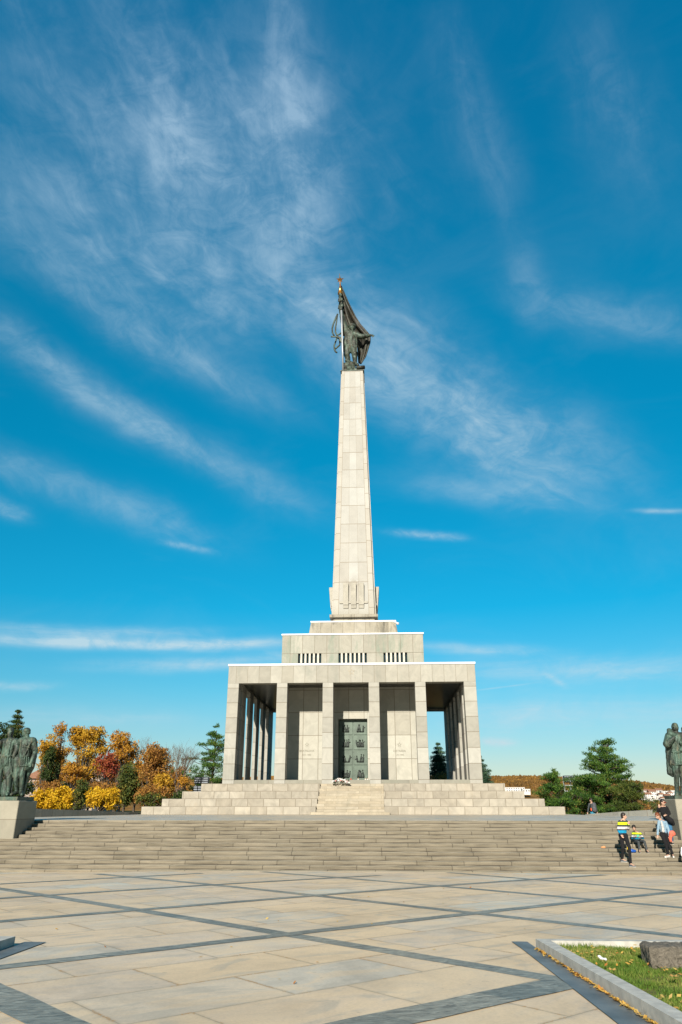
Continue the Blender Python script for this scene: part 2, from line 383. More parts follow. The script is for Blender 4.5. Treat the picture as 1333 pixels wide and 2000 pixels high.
def paving(name, ang, bw, bh, cols, jcol, rough=0.6, wear=1.0, off=0.0):
    m, t, b = mat(name, rough, 0, 0.4)
    p = t.new('ShaderNodeNewGeometry').outputs['Position']; px, py, pz = t.sep(p)
    c, s = math.cos(ang), math.sin(ang)
    u = t.add(t.mul(px, c), t.mul(py, s)); v = t.add(t.mul(px, -s), t.mul(py, c))
    wob = t.mul(t.sub(t.noise(p, 9.0, 3, 0.6), 0.5), 0.02)
    r, r2, j, dd = cells(t, u, v, bw, bh, 0.37, 0.015, off, off*0.6, wob)
    col = t.ramp(r, cols, 'CONSTANT')
    # sedimentary swirls, different in every slab
    sw = t.noise(t.vec(t.mul(u, 0.8), t.mul(v, 1.7), t.mul(r, 90.0)), 0.9, 4, 0.5, 2.2)
    col = t.mix(t.mul(t.smooth(sw, 0.46, 0.60), 0.5*wear), col, t.rgb((0.82, 0.62, 0.39)))
    col = t.mix(t.mul(t.smooth(sw, 0.46, 0.32), 0.5*wear), col, t.rgb((0.50, 0.445, 0.35)))
    fine = t.noise(p, 30.0, 5, 0.7)
    col = t.mix(1.0, col, t.ramp(fine, [(0.28, 0.88), (0.72, 1.07)]), 'MULTIPLY')
    dirt = t.noise(p, 0.6, 8, 0.68, 0.8); col = t.mix(1.0, col, t.ramp(dirt, [(0.3, 0.76), (0.55, 1.0), (0.7, 1.07)]), 'MULTIPLY')
    spots = t.smooth(t.noise(p, 11.0, 3, 0.6), 0.66, 0.74); col = t.mix(t.mul(spots, 0.4), col, t.rgb((0.30, 0.26, 0.19)))
    edge = t.smooth(dd, 0.055, 0.0)
    lit = t.m('GREATER_THAN', t.noise(p, 1.7, 4, 0.7), 0.545)
    spk = t.m('GREATER_THAN', t.noise(p, 40.0, 2, 0.5), 0.47)
    col = t.mix(t.mul(edge, 0.22), col, t.rgb((0.30, 0.24, 0.16)))
    jc = t.mix(t.mul(lit, spk), t.rgb(jcol), t.rgb((0.42, 0.20, 0.06)))
    col = t.mix(t.mul(j, 0.62), col, jc)
    lm = t.mul(t.mul(t.smooth(dd, 0.026, 0.014), lit), spk)
    col = t.mix(t.mul(lm, 0.65), col, t.rgb((0.48, 0.27, 0.10)))
    t.l.new(col, b.inputs['Base Color'])
    rr = t.add(rough-0.06, t.mul(fine, 0.2)); t.l.new(rr, b.inputs['Roughness'])
    t.l.new(t.bump(t.sub(t.mul(fine, 0.4), j), 0.35, 0.008), b.inputs['Normal'])
    return m
PCOLS = [(0.0, (0.76, 0.59, 0.40)), (0.18, (0.70, 0.565, 0.415)), (0.34, (0.79, 0.595, 0.375)), (0.5, (0.65, 0.57, 0.45)), (0.64, (0.75, 0.585, 0.39)), (0.8, (0.71, 0.585, 0.43)), (0.95, (0.66, 0.62, 0.51))]
M_paving = paving('plaza_paving', R(43), 1.75, 1.08, PCOLS, (0.30, 0.24, 0.16))
M_terr = paving('terrace_paving', R(45), 1.5, 1.0, [(0.0, (0.52, 0.48, 0.39)), (0.4, (0.48, 0.46, 0.39)), (0.7, (0.55, 0.48, 0.37))], (0.24, 0.2, 0.15), 0.45)
def slate_material():
    m, t, b = mat('slate', 0.5, 0, 0.5)
    p = t.new('ShaderNodeNewGeometry').outputs['Position']; px, py, pz = t.sep(p)
    c, s = math.cos(R(20)), math.sin(R(20))
    u = t.add(t.mul(px, c), t.mul(py, s)); v = t.add(t.mul(px, -s), t.mul(py, c))
    n = t.noise(t.vec(t.mul(u, 6.0), t.mul(v, 17.0), 0.0), 1.0, 5, 0.65, 1.0)
    k = t.new('ShaderNodeTexWhiteNoise', noise_dimensions='3D')
    t.l.new(t.vec(t.m('FLOOR', t.mul(t.add(px, py), 1.1)), t.m('FLOOR', t.mul(t.sub(px, py), 1.1)), 1.5), k.inputs['Vector'])
    col = t.mix(k.outputs['Value'], t.rgb((0.20, 0.21, 0.18)), t.rgb((0.33, 0.32, 0.26)))
    col = t.mix(1.0, col, t.ramp(n, [(0.32, 0.40), (0.55, 1.0), (0.66, 1.3), (0.74, 2.2)]), 'MULTIPLY')
    t.l.new(col, b.inputs['Base Color']); t.l.new(t.bump(n, 0.6, 0.02), b.inputs['Normal'])
    return m
M_slate = slate_material()
M_border = simple('border_slate', (0.165, 0.18, 0.18), 0.5, 0, 0.4, 3.0, 0.15)
def bronze(name, base=(0.032, 0.040, 0.032), patina=(0.085, 0.145, 0.11), light=(0.17, 0.16, 0.105)):
    m, t, b = mat(name, 0.5, 0.25)
    p = t.new('ShaderNodeNewGeometry').outputs['Position']; px, py, pz = t.sep(p)
    n = t.noise(t.vec(px, py, t.mul(pz, 0.45)), 3.2, 6, 0.65, 0.5)
    n2 = t.noise(t.vec(t.mul(px, 2), t.mul(py, 2), t.mul(pz, 0.5)), 4.0, 5, 0.6, 0.7)
    c = t.mix(t.smooth(n, 0.40, 0.62), t.rgb(base), t.rgb(patina))
    c = t.mix(t.mul(t.smooth(n2, 0.52, 0.72), 0.75), c, t.rgb(light))
    t.l.new(c, b.inputs['Base Color'])
    t.l.new(t.ramp(n2, [(0.3, 0.42), (0.7, 0.72)]), b.inputs['Roughness'])
    t.l.new(t.bump(t.noise(t.vec(px, py, t.mul(pz, 0.5)), 16.0, 5, 0.65, 0.8), 0.7, 0.03), b.inputs['Normal'])
    return m
M_bronze = bronze('patinated_bronze')
M_bronze_top = bronze('dark_bronze', (0.035, 0.038, 0.030), (0.085, 0.125, 0.095), (0.13, 0.10, 0.06))
M_flagb = bronze('flag_bronze', (0.030, 0.027, 0.021), (0.055, 0.060, 0.045), (0.12, 0.085, 0.05))
M_gold = simple('gilded', (0.85, 0.42, 0.12), 0.32, 0.85, 0.15)
M_pole = simple('grey_pole', (0.42, 0.44, 0.46), 0.4, 0.3, 0.1)

# ------------------------------------------------------------------ the ground, plaza, steps, terrace
def grid(x0, x1, nx, y0, y1, ny, zf):
    xs = np.linspace(x0, x1, nx); ys = np.linspace(y0, y1, ny)
    v = [(x, y, zf(x, y)) for y in ys for x in xs]
    f = [(j*nx+i, j*nx+i+1, (j+1)*nx+i+1, (j+1)*nx+i) for j in range(ny-1) for i in range(nx-1)]
    return MB().add(v, f)
def terr_z(x, y):
    def st(a, b, v):
        k = min(1, max(0, (v-a)/(b-a))); return k*k*(3-2*k)
    r = math.hypot(x, max(0, y-55)) if y > 55 else abs(x)
    z = -0.5+1.55*st(27, 33, y)
    z += 0.25*st(33, 60, y) if x < 0 else -0.30*st(40, 48, y)
    z -= 62*st(75, 330, r)
    return z
xs = np.unique(np.concatenate([np.linspace(-6000, -400, 12), np.linspace(-400, -60, 20), np.linspace(-60, 60, 61), np.linspace(60, 400, 20), np.linspace(400, 6000, 12)]))
ys = np.unique(np.concatenate([np.linspace(-3000, -60, 10), np.linspace(-60, 24, 15), np.linspace(24, 100, 39), np.linspace(100, 500, 25), np.linspace(500, 7000, 14)]))
mb = MB(); nx = len(xs)
mb.add([(x, y, terr_z(x, y)) for y in ys for x in xs], [(j*nx+i, j*nx+i+1, (j+1)*nx+i+1, (j+1)*nx+i) for j in range(len(ys)-1) for i in range(nx-1)])
def turf_material(name, a, b_, c_):
    m, t, b = mat(name, 0.95, 0, 0.1)
    p = t.new('ShaderNodeNewGeometry').outputs['Position']
    n = t.noise(p, 0.8, 8, 0.7); n2 = t.noise(p, 9.0, 4, 0.7)
    c = t.mix(t.smooth(n, 0.4, 0.6), t.rgb(a), t.rgb(b_)); c = t.mix(t.mul(t.smooth(n2, 0.5, 0.7), 0.6), c, t.rgb(c_))
    t.l.new(c, b.inputs['Base Color']); t.l.new(t.bump(n2, 0.6, 0.05), b.inputs['Normal']); return m
M_turf = turf_material('turf', (0.055, 0.075, 0.02), (0.11, 0.09, 0.03), (0.20, 0.13, 0.03))
tag(emit('ground', mb, M_turf, smooth=True), kind='structure')

tag(emit('plaza', grid(-50, 50, 101, -30, 26.2, 57, gz), M_paving, smooth=True), kind='structure')
def ribbon(mb, p, q, wd, ext0=0.0, ext1=0.0, dz=0.004, step=0.5):
    p = Vector((p[0], p[1])); q = Vector((q[0], q[1])); d = (q-p).normalized(); n = Vector((-d.y, d.x))*wd/2
    p = p-d*ext0; q = q+d*ext1; L = (q-p).length; k = max(2, int(L/step)); v = []; f = []
    for i in range(k+1):
        c = p+d*L*i/k
        for s in (-1, 1):
            e = c+n*s*(1+0.05*math.sin(i*2.1+s)); 
            v.append((e.x, e.y, gz(e.x, min(e.y, 26.19))+dz))
    for i in range(k): f.append((2*i, 2*i+2, 2*i+3, 2*i+1))
    # clip at stairs
    return v, f
def clip_add(mb, v, f):
    ff = [q for q in f if all(v[i][1] < 26.18 for i in q)]
    mb.add(v, ff)
BANDS = [  # pixel a, pixel b, width, extend a, extend b
    ((0, 1736), (1077, 1911), 0.30, 14, 0.25), ((190, 1707), (1333, 1829), 0.28, 0, 16), ((530, 1704), (1333, 1773), 0.28, 0.5, 14),
    ((897, 1706), (1333, 1742), 0.28, 0.5, 14), ((0, 1945), (112, 2000), 0.40, 3, 4),
    ((0, 1890), (1167, 1758), 0.28, 12, 8), ((0, 1800), (1147, 1711), 0.28, 14, 1), ((0, 1755), (667, 1714), 0.28, 14, 1.5), ((0, 1727), (395, 1706), 0.28, 12, 0),
    ((792, 1986), (1095, 1922), 0.45, 8, 0.1)]
mb = MB()
for i, (a, b_, wd, e0, e1) in enumerate(BANDS):
    clip_add(mb, *ribbon(mb, gpt(*a), gpt(*b_), wd, e0, e1, 0.0025+0.0006*i))
tag(emit('paving_bands', mb, M_slate), kind='structure')

K0 = gpt(1048, 1853); K1 = gpt(1215, 2000)          # foot of the right kerb, towards the camera
KX = K0[0]; KY = K0[1]
def kx(y): return KX+0.06*(KY-y)
KLX, KLY = gpt(28, 1848)[0], gpt(28, 1848)[1]
# smooth slate borders along both planters
mb = MB()
def poly_sheet(mb, poly, dz):
    for (x0, x1, y0, y1) in poly:
        n = max(1, int((y1-y0)/0.5))
        for i in range(n):
            ya = y0+(y1-y0)*i/n; yb = y0+(y1-y0)*(i+1)/n
            def X(y, k): return k[0]+(k[1]-k[0])*(y-y0)/(y1-y0)
            mb.add([(X(ya, x0), ya, gz(X(ya, x0), ya)+dz), (X(ya, x1), ya, gz(X(ya, x1), ya)+dz), (X(yb, x1), yb, gz(X(yb, x1), yb)+dz), (X(yb, x0), yb, gz(X(yb, x0), yb)+dz)], [(0, 1, 2, 3)])
BL = gpt(998, 1839)[0]
poly_sheet(mb, [((kx(0)-0.50, kx(KY)-0.20), (kx(0), kx(KY)), 0, KY), ((kx(KY)-0.20, BL), (kx(KY)-0.0, kx(KY)-0.02), KY, KY+0.52)], 0.010)
poly_sheet(mb, [((KLX, KLX), (KLX+0.30, KLX+0.30), -6, KLY+0.30)], 0.010)
tag(emit('planter_borders', mb, M_border), kind='structure')

# wide steps: 13 risers of 0.12
mb = MB(); N = 13; Y0S = 26.2; TR = 0.36; XL, XR = -26.0, 26.0
prof = [(Y0S, -0.6)]
for k in range(1, N+1):
    prof += [(Y0S+TR*(k-1), 0.12*k), (Y0S+TR*k if k < N else 30.6, 0.12*k)]
prof.append((30.6, -0.6))
np_ = len(prof); xs_ = list(np.linspace(XL, XR, 131))
v = [(x, y+(random.uniform(-.006, .006) if 0 < i < np_-1 else 0), z+(random.uniform(-.003, .003) if 0 < i < np_-1 else 0)) for x in xs_ for i, (y, z) in enumerate(prof)]
f = [(k*np_+i, (k+1)*np_+i, (k+1)*np_+i+1, k*np_+i+1) for k in range(len(xs_)-1) for i in range(np_-1)]
f += [tuple(range(np_))[::-1], tuple(range((len(xs_)-1)*np_, len(xs_)*np_))]
mb.add(v, f)
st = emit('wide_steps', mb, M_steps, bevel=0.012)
tag(st, kind='structure')
TZ = 1.56
mb = MB()
poly = [(-26, 30.6), (26, 30.6), (22, 35), (15.5, 43.2), (13.6, 45.5), (12.3, 48.0), (12.3, 74), (-15.7, 74), (-15.7, 48.6), (-16.4, 43), (-17.4, 38), (-20, 33), (-26, 32)]
n = len(poly)
mb.add([(x, y, TZ) for x, y in poly]+[(x, y, -0.6) for x, y in poly], [tuple(range(n))]+[(i, i+n, (i+1)%n+n, (i+1)%n) for i in range(n)])
tag(emit('terrace', mb, M_terr), kind='structure')
# low boundary walls
def low_wall(pts, th, label, flip=1):
    mb = MB()
    for (a, b_) in zip(pts[:-1], pts[1:]):
        ax, ay, az_ = a; bx, by, bz = b_; d = Vector((bx-ax, by-ay, 0)).normalized(); nn = Vector((-d.y, d.x, 0))*th*flip
        P = [(ax, ay, 1.0), (bx, by, 1.0), (bx+nn.x, by+nn.y, 1.0), (ax+nn.x, ay+nn.y, 1.0)]
        T = [(ax, ay, az_), (bx, by, bz), (bx+nn.x, by+nn.y, bz), (ax+nn.x, ay+nn.y, az_)]
        mb.add(P+T, [(0,3,2,1),(4,5,6,7),(0,1,5,4),(1,2,6,5),(2,3,7,6),(3,0,4,7)])
    o = emit('low_wall', mb, M_wall, origin=pts[0]); tag(o, label, 'low wall'); return o
low_wall([(-20.0, 33, 2.02), (-17.38, 38.2, 1.95), (-16.4, 43, 1.84), (-15.75, 47.0, 1.72), (-15.7, 49.5, 1.70)], 0.35, 'low dark stone wall in shade along the left terrace edge under the yellow bushes', 1)
low_wall([(22, 35, 2.15), (15.5, 43.2, 1.93), (13.6, 45.5, 1.76), (12.35, 48.0, 1.60)], 0.35, 'low pale grey stone wall along the right terrace edge below the big pine', -1)

# ------------------------------------------------------------------ the memorial
AXY = 60.87
mem = thing('memorial', (CX, AXY, TZ), 'monumental pale stone war memorial hall with colonnade and tall tapering obelisk on a stepped base', 'memorial')
# stepped base courses, split left and right of the stair
SX0, SX1 = at(625, 1540, 51)[0], at(750, 1540, 51)[0]
COURSE = [(15.07-2.02, 13.17)]
cw = [(-15.07, 11.17), (-14.09, 10.20), (-13.07, 9.17), (-12.08, 8.14)]
zz = [1.56, 2.03, 2.485, 2.945, 3.45]
for i in range(4):
    yf = 48+i*1.0; yb = 2*AXY-yf
    mb = MB(); x0, x1 = cw[i]
    mb.box(x0, SX0-0.001*i, yf, yb, zz[i]-(0.02 if i else 0.5), zz[i+1]); mb.box(SX1+0.001*i, x1, yf, yb, zz[i]-(0.02 if i else 0.5), zz[i+1])
    mb.box(SX0+0.02, SX1-0.02, 52.0, yb-0.01, zz[i], zz[i+1]-0.003)
    emit('base_course', mb, M_block, mem, bevel=0.012)
mb = MB(); ns = 12; rz = (3.45-1.56)/ns
for k in range(ns):
    y = 47.85+k*0.335
    if k == 0: mb.box(at(606, 1588, 47.7)[0], at(762, 1588, 47.7)[0], 47.6, 48.19, 1.4, 1.56+rz)
    else: mb.box(SX0, SX1, y, 52.0, 1.56+rz*k-0.02, 1.56+rz*(k+1))
emit('stair', mb, M_bstep, mem, bevel=0.006)
FL = 3.71
PH = 8.865
hx0, hx1 = CX-PH, CX+PH
FY = 52.0; BY = 2*AXY-FY
mb = MB(); mb.box(hx0+0.06, hx1-0.06, FY+0.06, BY-0.06, 3.40, FL); emit('plinth', mb, M_plinth, mem, bevel=0.01)
emit('floor', MB().box(hx0+0.9, hx1-0.9, FY+0.9, BY-0.9, FL+0.001, FL+0.012), simple('dark_floor', (0.07, 0.07, 0.065), 0.3, 0, 0.3, 1.5), mem)  # unseen floor sheet, made dark to cut bounce light in the hall
# pillars of the front and back
PC = [CX-4.93-0.0, CX-1.64, CX+1.64, CX+4.93]
LZ = 10.23
def pillar(x0, x1, y0, y1, z0=3.45):
    mb = MB().box(x0, x1, y0, y1, z0, LZ); return emit('pillar', mb, M_pillar, mem, bevel=0.012)
for fy, s in ((FY, 1), (BY, -1)):
    ys_ = (fy, fy+0.8*s); ya, yb = min(ys_), max(ys_)
    pillar(hx0, hx0+0.80, ya, yb); pillar(hx1-0.86, hx1, ya, yb)
    for c in PC: pillar(c-0.375, c+0.375, ya, yb, 3.45 if s > 0 else FL-0.01)
for k in range(5):
    y = 53.55+k*3.3
    pillar(hx0+0.58, hx0+0.82, y, y+1.55, FL-0.01); pillar(hx1-0.88, hx1-0.64, y, y+1.55, FL-0.01)
# entablature ring and ceiling
mb = MB(); ZT = 11.47
mb.box(hx0, hx1, FY, FY+0.8, LZ, ZT); mb.box(hx0, hx1, BY-0.8, BY, LZ, ZT)
mb.box(hx0, hx0+0.8, FY+0.8, BY-0.8, LZ, ZT); mb.box(hx1-0.8, hx1, FY+0.8, BY-0.8, LZ, ZT)
emit('entablature', mb, M_fascia, mem, bevel=0.01)
mb = MB(); mb.box(hx0-0.05, hx1+0.05, FY-0.05, BY+0.05, ZT, ZT+0.14); emit('roof_edging', mb, M_white, mem)
M_ceil = None
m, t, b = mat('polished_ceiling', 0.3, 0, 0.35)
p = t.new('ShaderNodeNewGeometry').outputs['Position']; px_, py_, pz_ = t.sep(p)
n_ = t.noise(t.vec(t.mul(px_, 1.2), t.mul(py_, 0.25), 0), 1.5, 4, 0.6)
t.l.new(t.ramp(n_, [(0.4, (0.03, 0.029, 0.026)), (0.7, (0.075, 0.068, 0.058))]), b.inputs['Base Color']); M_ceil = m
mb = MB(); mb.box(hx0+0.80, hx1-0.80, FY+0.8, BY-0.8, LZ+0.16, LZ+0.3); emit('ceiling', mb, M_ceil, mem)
# inner hall (cella) with a front doorway
CF = 55.35; CH = 5.48; cx0, cx1 = CX-CH, CX+CH; CB = 2*AXY-CF
dx0, dx1 = at(661, 1450, CF)[0], at(718.5, 1450, CF)[0]; dzt = at(690, 1404, CF)[2]
mb = MB()
mb.box(cx0, dx0, CF, CF+0.5, FL, LZ+0.16); mb.box(dx1, cx1, CF, CF+0.5, FL, LZ+0.16); mb.box(dx0, dx1, CF, CF+0.5, dzt, LZ+0.16)
mb.box(cx0, cx0+0.5, CF+0.5, CB, FL, LZ+0.16); mb.box(cx1-0.5, cx1, CF+0.5, CB, FL, LZ+0.16); mb.box(cx0+0.5, cx1-0.5, CB-0.5, CB, FL, LZ+0.16)
emit('hall_wall', mb, M_cella, mem, bevel=0.008)
# proud door surround
mb = MB(); jw = 0.20
mb.box(dx0-jw, dx0, CF-0.05, CF, FL, dzt+0.22); mb.box(dx1, dx1+jw, CF-0.05, CF, FL, dzt+0.22); mb.box(dx0, dx1, CF-0.05, CF, dzt, dzt+0.22)
emit('door_surround', mb, M_cella, mem, bevel=0.006)
# bronze door: 2 x 4 relief panels
M_door = simple('door_bronze', (0.10, 0.14, 0.105), 0.45, 0.15, 0.35, 2.5, 0.1)
M_rel = simple('relief_bronze', (0.025, 0.034, 0.027), 0.5, 0.3, 0.4, 8, 0.1)
M_dark = simple('dark_recess', (0.03, 0.035, 0.035), 0.6)
mb = MB(); DY = CF+0.42
mb.box(dx0+0.003, dx1-0.003, DY, DY+0.06, FL, dzt-0.003); door = emit('door', mb, M_door, mem)
dw = (dx1-dx0); mx = (dx0+dx1)/2; ph = (dzt-FL-0.12)/4
for s in (-1, 1):
    for r_ in range(4):
        xa = mx+0.04 if s > 0 else dx0+0.05; xb = dx1-0.05 if s > 0 else mx-0.04
        za = FL+0.08+r_*ph; zb = za+ph-0.05
        pn = emit('door_panel', MB().box(xa, xb, DY-0.035, DY-0.001, za, zb), M_door, door, bevel=0.012)
        rb = MB(); pc = (xa+xb)/2; k = 0
        nfig = 3+(r_+s)%2
        for q in range(nfig):
            fx = pc-0.20+0.40*q/(nfig-1)+random.uniform(-.03, .03); fz = za+ph*0.22; hh = ph*(0.34+random.uniform(0, 0.12))
            lean = random.uniform(-.09, .09); yy = DY-0.05
            rb.cap((fx, yy, fz), (fx+lean, yy, fz+hh*0.62), 0.075, 0.06); rb.cap((fx+lean, yy, fz+hh*0.62), (fx+lean*1.3, yy, fz+hh*0.8), 0.06, 0.03)
            rb.ell((fx+lean*1.3, yy-0.02, fz+hh), 0.048); rb.cap((fx+lean, yy-.02, fz+hh*.62), (fx+lean+random.choice((-1, 1))*0.13, yy-.03, fz+hh*random.uniform(.4, .8)), 0.025)
        rb.cap((pc-0.22, DY-0.045, za+ph*0.2), (pc+0.22, DY-0.045, za+ph*0.19), 0.045)
        fused('relief', rb, M_rel, 0.018, pn, sm=2)
# carved stars and town names on the hall front
M_carve = simple('carved_shadow', (0.20, 0.18, 0.13), 0.8)
def star_poly(cx, cz, r, rin=0.42, rot=0.0):
    return [(cx+(r if i % 2 == 0 else r*rin)*math.sin(rot+i*math.pi/5), cz+(r if i % 2 == 0 else r*rin)*math.cos(rot+i*math.pi/5)) for i in range(10)]
def star_outline(mb, cx, cz, r, y0, y1, th):
    A = star_poly(cx, cz, r); B = star_poly(cx, cz, r-th*1.6, 0.42)
    for i in range(10):
        j = (i+1) % 10
        mb.prism([A[i], A[j], B[j], B[i]], y0, y1)
def text_mesh(name, s, x, y, z, size, m, parent, ext=0.006):
    cu = bpy.data.curves.new('t', 'FONT'); cu.body = s; cu.size = size; cu.align_x = 'CENTER'; cu.extrude = ext
    o = bpy.data.objects.new('t', cu); COL.objects.link(o)
    o.location = (x, y, z); o.rotation_euler = (math.pi/2, 0, 0)
    dg = bpy.context.evaluated_depsgraph_get(); dg.update()
    me = bpy.data.meshes.new_from_object(o.evaluated_get(dg)); me.transform(o.matrix_world); me.name = name
    bpy.data.objects.remove(o); me.materials.clear()
    return link(name, me, m, parent)
for (xp, t1, t2) in ((600, 'BRATISLAVA', '4.IV.1945'), (780.5, 'D.STREDA', '1.IV.1945')):
    sx, _, sz = at(xp, 1454.5, CF)
    mb = MB(); star_outline(mb, sx, sz, 0.17, CF-0.004, CF+0.01, 0.03); emit('carved_star', mb, M_carve, mem)
    z1 = at(xp, 1468.5, CF)[2]; z2 = at(xp, 1476, CF)[2]
    text_mesh('inscription', t1, sx, CF-0.003, z1, 0.20, M_carve, mem); text_mesh('inscription', t2, sx, CF-0.003, z2, 0.17, M_carve, mem)
sx, _, sz = at(687, 1312, FY)
mb = MB(); star_outline(mb, sx, sz, 0.26, FY-0.015, FY+0.01, 0.04); emit('star_emblem', mb, simple('emblem_stone', (0.50, 0.43, 0.32), 0.8), mem)
# first upper tier with slit windows
T1Z = 14.42
mb = MB(); wz0, wz1 = 12.22, 13.0
gr = [(582.5, 628, 6), (661.5, 717, 7), (749.5, 796, 6)]
edges = [(at(a, 1285, CF)[0], at(b_, 1285, CF)[0], n_) for a, b_, n_ in gr]
xprev = cx0
for (a, b_, n_) in edges:
    mb.box(xprev, a, CF, CF+0.4, ZT+0.14, wz1); mb.box(a, b_, CF, CF+0.4, ZT+0.14, wz0); xprev = b_
mb.box(xprev, cx1, CF, CF+0.4, ZT+0.14, wz1); mb.box(cx0, cx1, CF, CF+0.4, wz1, T1Z)
mb.box(cx0, cx0+0.4, CF+0.4, CB, ZT+0.14, T1Z); mb.box(cx1-0.4, cx1, CF+0.4, CB, ZT+0.14, T1Z); mb.box(cx0+0.4, cx1-0.4, CB-0.4, CB, ZT+0.14, T1Z)
emit('upper_wall', mb, M_tier, mem, bevel=0.008)
M_mull = simple('mullion_stone', (0.60, 0.56, 0.47), 0.7)
M_glass = simple('dark_glass', (0.02, 0.035, 0.04), 0.12, 0.0, 0.3)
for (a, b_, n_) in edges:
    wn = emit('window', MB().box(a, b_, CF+0.28, CF+0.31, wz0, wz1), M_glass, mem)
    pitch = (b_-a)/(n_-0.45); mm = MB()
    for i in range(n_-1):
        x = a+pitch*0.55+i*pitch; mm.box(x, x+pitch*0.45, CF+0.02, CF+0.24, wz0+0.002, wz1-0.002)
    emit('mullions', mm, M_mull, wn)
mb = MB(); mb.box(cx0-0.06, cx1+0.06, CF-0.06, CB+0.06, T1Z, T1Z+0.11); emit('roof_edging', mb, M_white, mem)
# second tier (battered) and its edging
mb = MB(); mb.frust(CX, AXY, 3.66, T1Z+0.11, 3.44, 15.92); emit('upper_tier', mb, M_tier2, mem, bevel=0.01)
mb = MB(); mb.box(CX-3.48, CX+3.48, AXY-3.48, AXY+3.48, 15.92, 16.03); emit('roof_edging', mb, M_white, mem)
# obelisk foot
mb = MB(); z0 = 16.03
mb.frust(CX, AXY, 1.98, z0, 1.80, z0+0.36); emit('obelisk_foot', mb, M_tier2, mem, bevel=0.01)
emit('obelisk_recess', MB().frust(CX, AXY, 1.74, z0+0.36, 1.74, z0+0.66), M_tier2, mem)
emit('obelisk_band', MB().frust(CX, AXY, 2.03, z0+0.66, 2.03, z0+0.90), M_tier2, mem, bevel=0.02)
ZB = z0+0.90; ZTOP = 41.5
def hw(z): return 1.885-0.0315*(z-17.1)
def shaft_material():
    m, t, b = mat('shaft_stone', 0.7, 0, 0.35)
    g = t.new('ShaderNodeNewGeometry'); p = g.outputs['Position']; px, py, pz = t.sep(p)
    nx = t.sep(g.outputs['True Normal'])[0]; sx = t.m('GREATER_THAN', t.m('ABSOLUTE', nx), 0.6)
    half = t.sub(1.885+0.0315*17.1, t.mul(pz, 0.0315))
    u = t.m('DIVIDE', t.mixf(sx, t.sub(px, CX), t.sub(py, AXY)), half)
    au = t.m('ABSOLUTE', u); outer = t.m('GREATER_THAN', au, 0.68); side = t.m('GREATER_THAN', u, 0.0)
    hrow = t.mixf(outer, 1.80, 1.52)
    v = t.m('DIVIDE', t.add(pz, t.mul(outer, t.mul(side, 0.7))), hrow); row = t.m('FLOOR', v); fv = t.m('FRACT', v)
    us = t.m('DIVIDE', t.add(u, t.add(1.0, 0.0)), 0.62); colx = t.mixf(outer, t.m('FLOOR', t.mul(t.add(u, 0.68), 2.2)), t.add(7.0, side))
    n = t.new('ShaderNodeTexWhiteNoise', noise_dimensions='3D'); t.l.new(t.vec(colx, row, outer), n.inputs['Vector'])
    dv = t.mul(t.m('MINIMUM', fv, t.sub(1.0, fv)), hrow)
    j1 = t.m('LESS_THAN', dv, 0.022)
    j2 = t.m('LESS_THAN', t.m('ABSOLUTE', t.sub(au, 0.68)), 0.010)
    fu = t.m('FRACT', t.mul(t.add(u, 0.68), 2.2)); j3 = t.mul(t.sub(1.0, outer), t.m('LESS_THAN', t.m('MINIMUM', fu, t.sub(1.0, fu)), 0.018))
    c = t.mix(n.outputs['Value'], t.rgb((0.475, 0.47, 0.435)), t.rgb((0.415, 0.395, 0.35)))
    c = t.mix(t.mul(outer, 0.25), c, t.rgb((0.52, 0.46, 0.36)))
    big = t.noise(p, 0.9, 6, 0.6, 0.6); c = t.mix(1.0, c, t.ramp(big, [(0.3, 0.9), (0.7, 1.04)]), 'MULTIPLY')
    # darker patch above the carved tabs, darker towards the shaft foot
    dz = t.m('DIVIDE', t.sub(pz, 19.75), 0.45); du = t.m('DIVIDE', t.sub(u, 0.02), 0.42)
    g1 = t.m('EXPONENT', t.mul(t.add(t.mul(dz, dz), t.mul(du, du)), -1.0))
    c = t.mix(t.mul(t.mul(g1, t.smooth(t.noise(p, 2.6, 5, 0.7), 0.35, 0.6)), 0.55), c, t.rgb((0.27, 0.23, 0.17)))
    gl = t.m('EXPONENT', t.mul(t.m('MAXIMUM', t.sub(pz, 17.1), 0.0), -1.6))
    c = t.mix(t.mul(gl, 0.4), c, t.rgb((0.33, 0.30, 0.22)))
    fine = t.noise(p, 30, 4, 0.7); c = t.mix(1.0, c, t.ramp(fine, [(0.3, 0.95), (0.7, 1.04)]), 'MULTIPLY')
    j = t.m('MINIMUM', t.add(t.add(t.mul(j1, 0.9), t.mul(j2, 0.7)), t.mul(j3, 0.45)), 0.8)
    c = t.mix(j, c, t.rgb((0.22, 0.17, 0.11)))
    t.l.new(c, b.inputs['Base Color']); t.l.new(t.bump(t.sub(t.mul(fine, 0.3), j), 0.3, 0.01), b.inputs['Normal'])
    return m
M_shaft = shaft_material()
nd = 0.10
def cross(z):
    h = hw(z); n_ = h*0.075; q = h-n_; e = h-0.30
    P = [(-q,-h),(q,-h),(q,-e),(h,-e),(h,e),(q,e),(q,h),(-q,h),(-q,e),(-h,e),(-h,-e),(-q,-e)]
    return [(CX+x, AXY+y, z) for x, y in P]
zs = [ZB, 24, 32, ZTOP]; v = []; f = []
for z in zs: v += cross(z)
for i in range(len(zs)-1):
    for k in range(12): f.append((i*12+k, i*12+(k+1)%12, (i+1)*12+(k+1)%12, (i+1)*12+k))
f += [tuple(range(11, -1, -1)), tuple(range((len(zs)-1)*12, len(zs)*12))]
emit('obelisk', MB().add(v, f), M_shaft, mem, bevel=0.015)
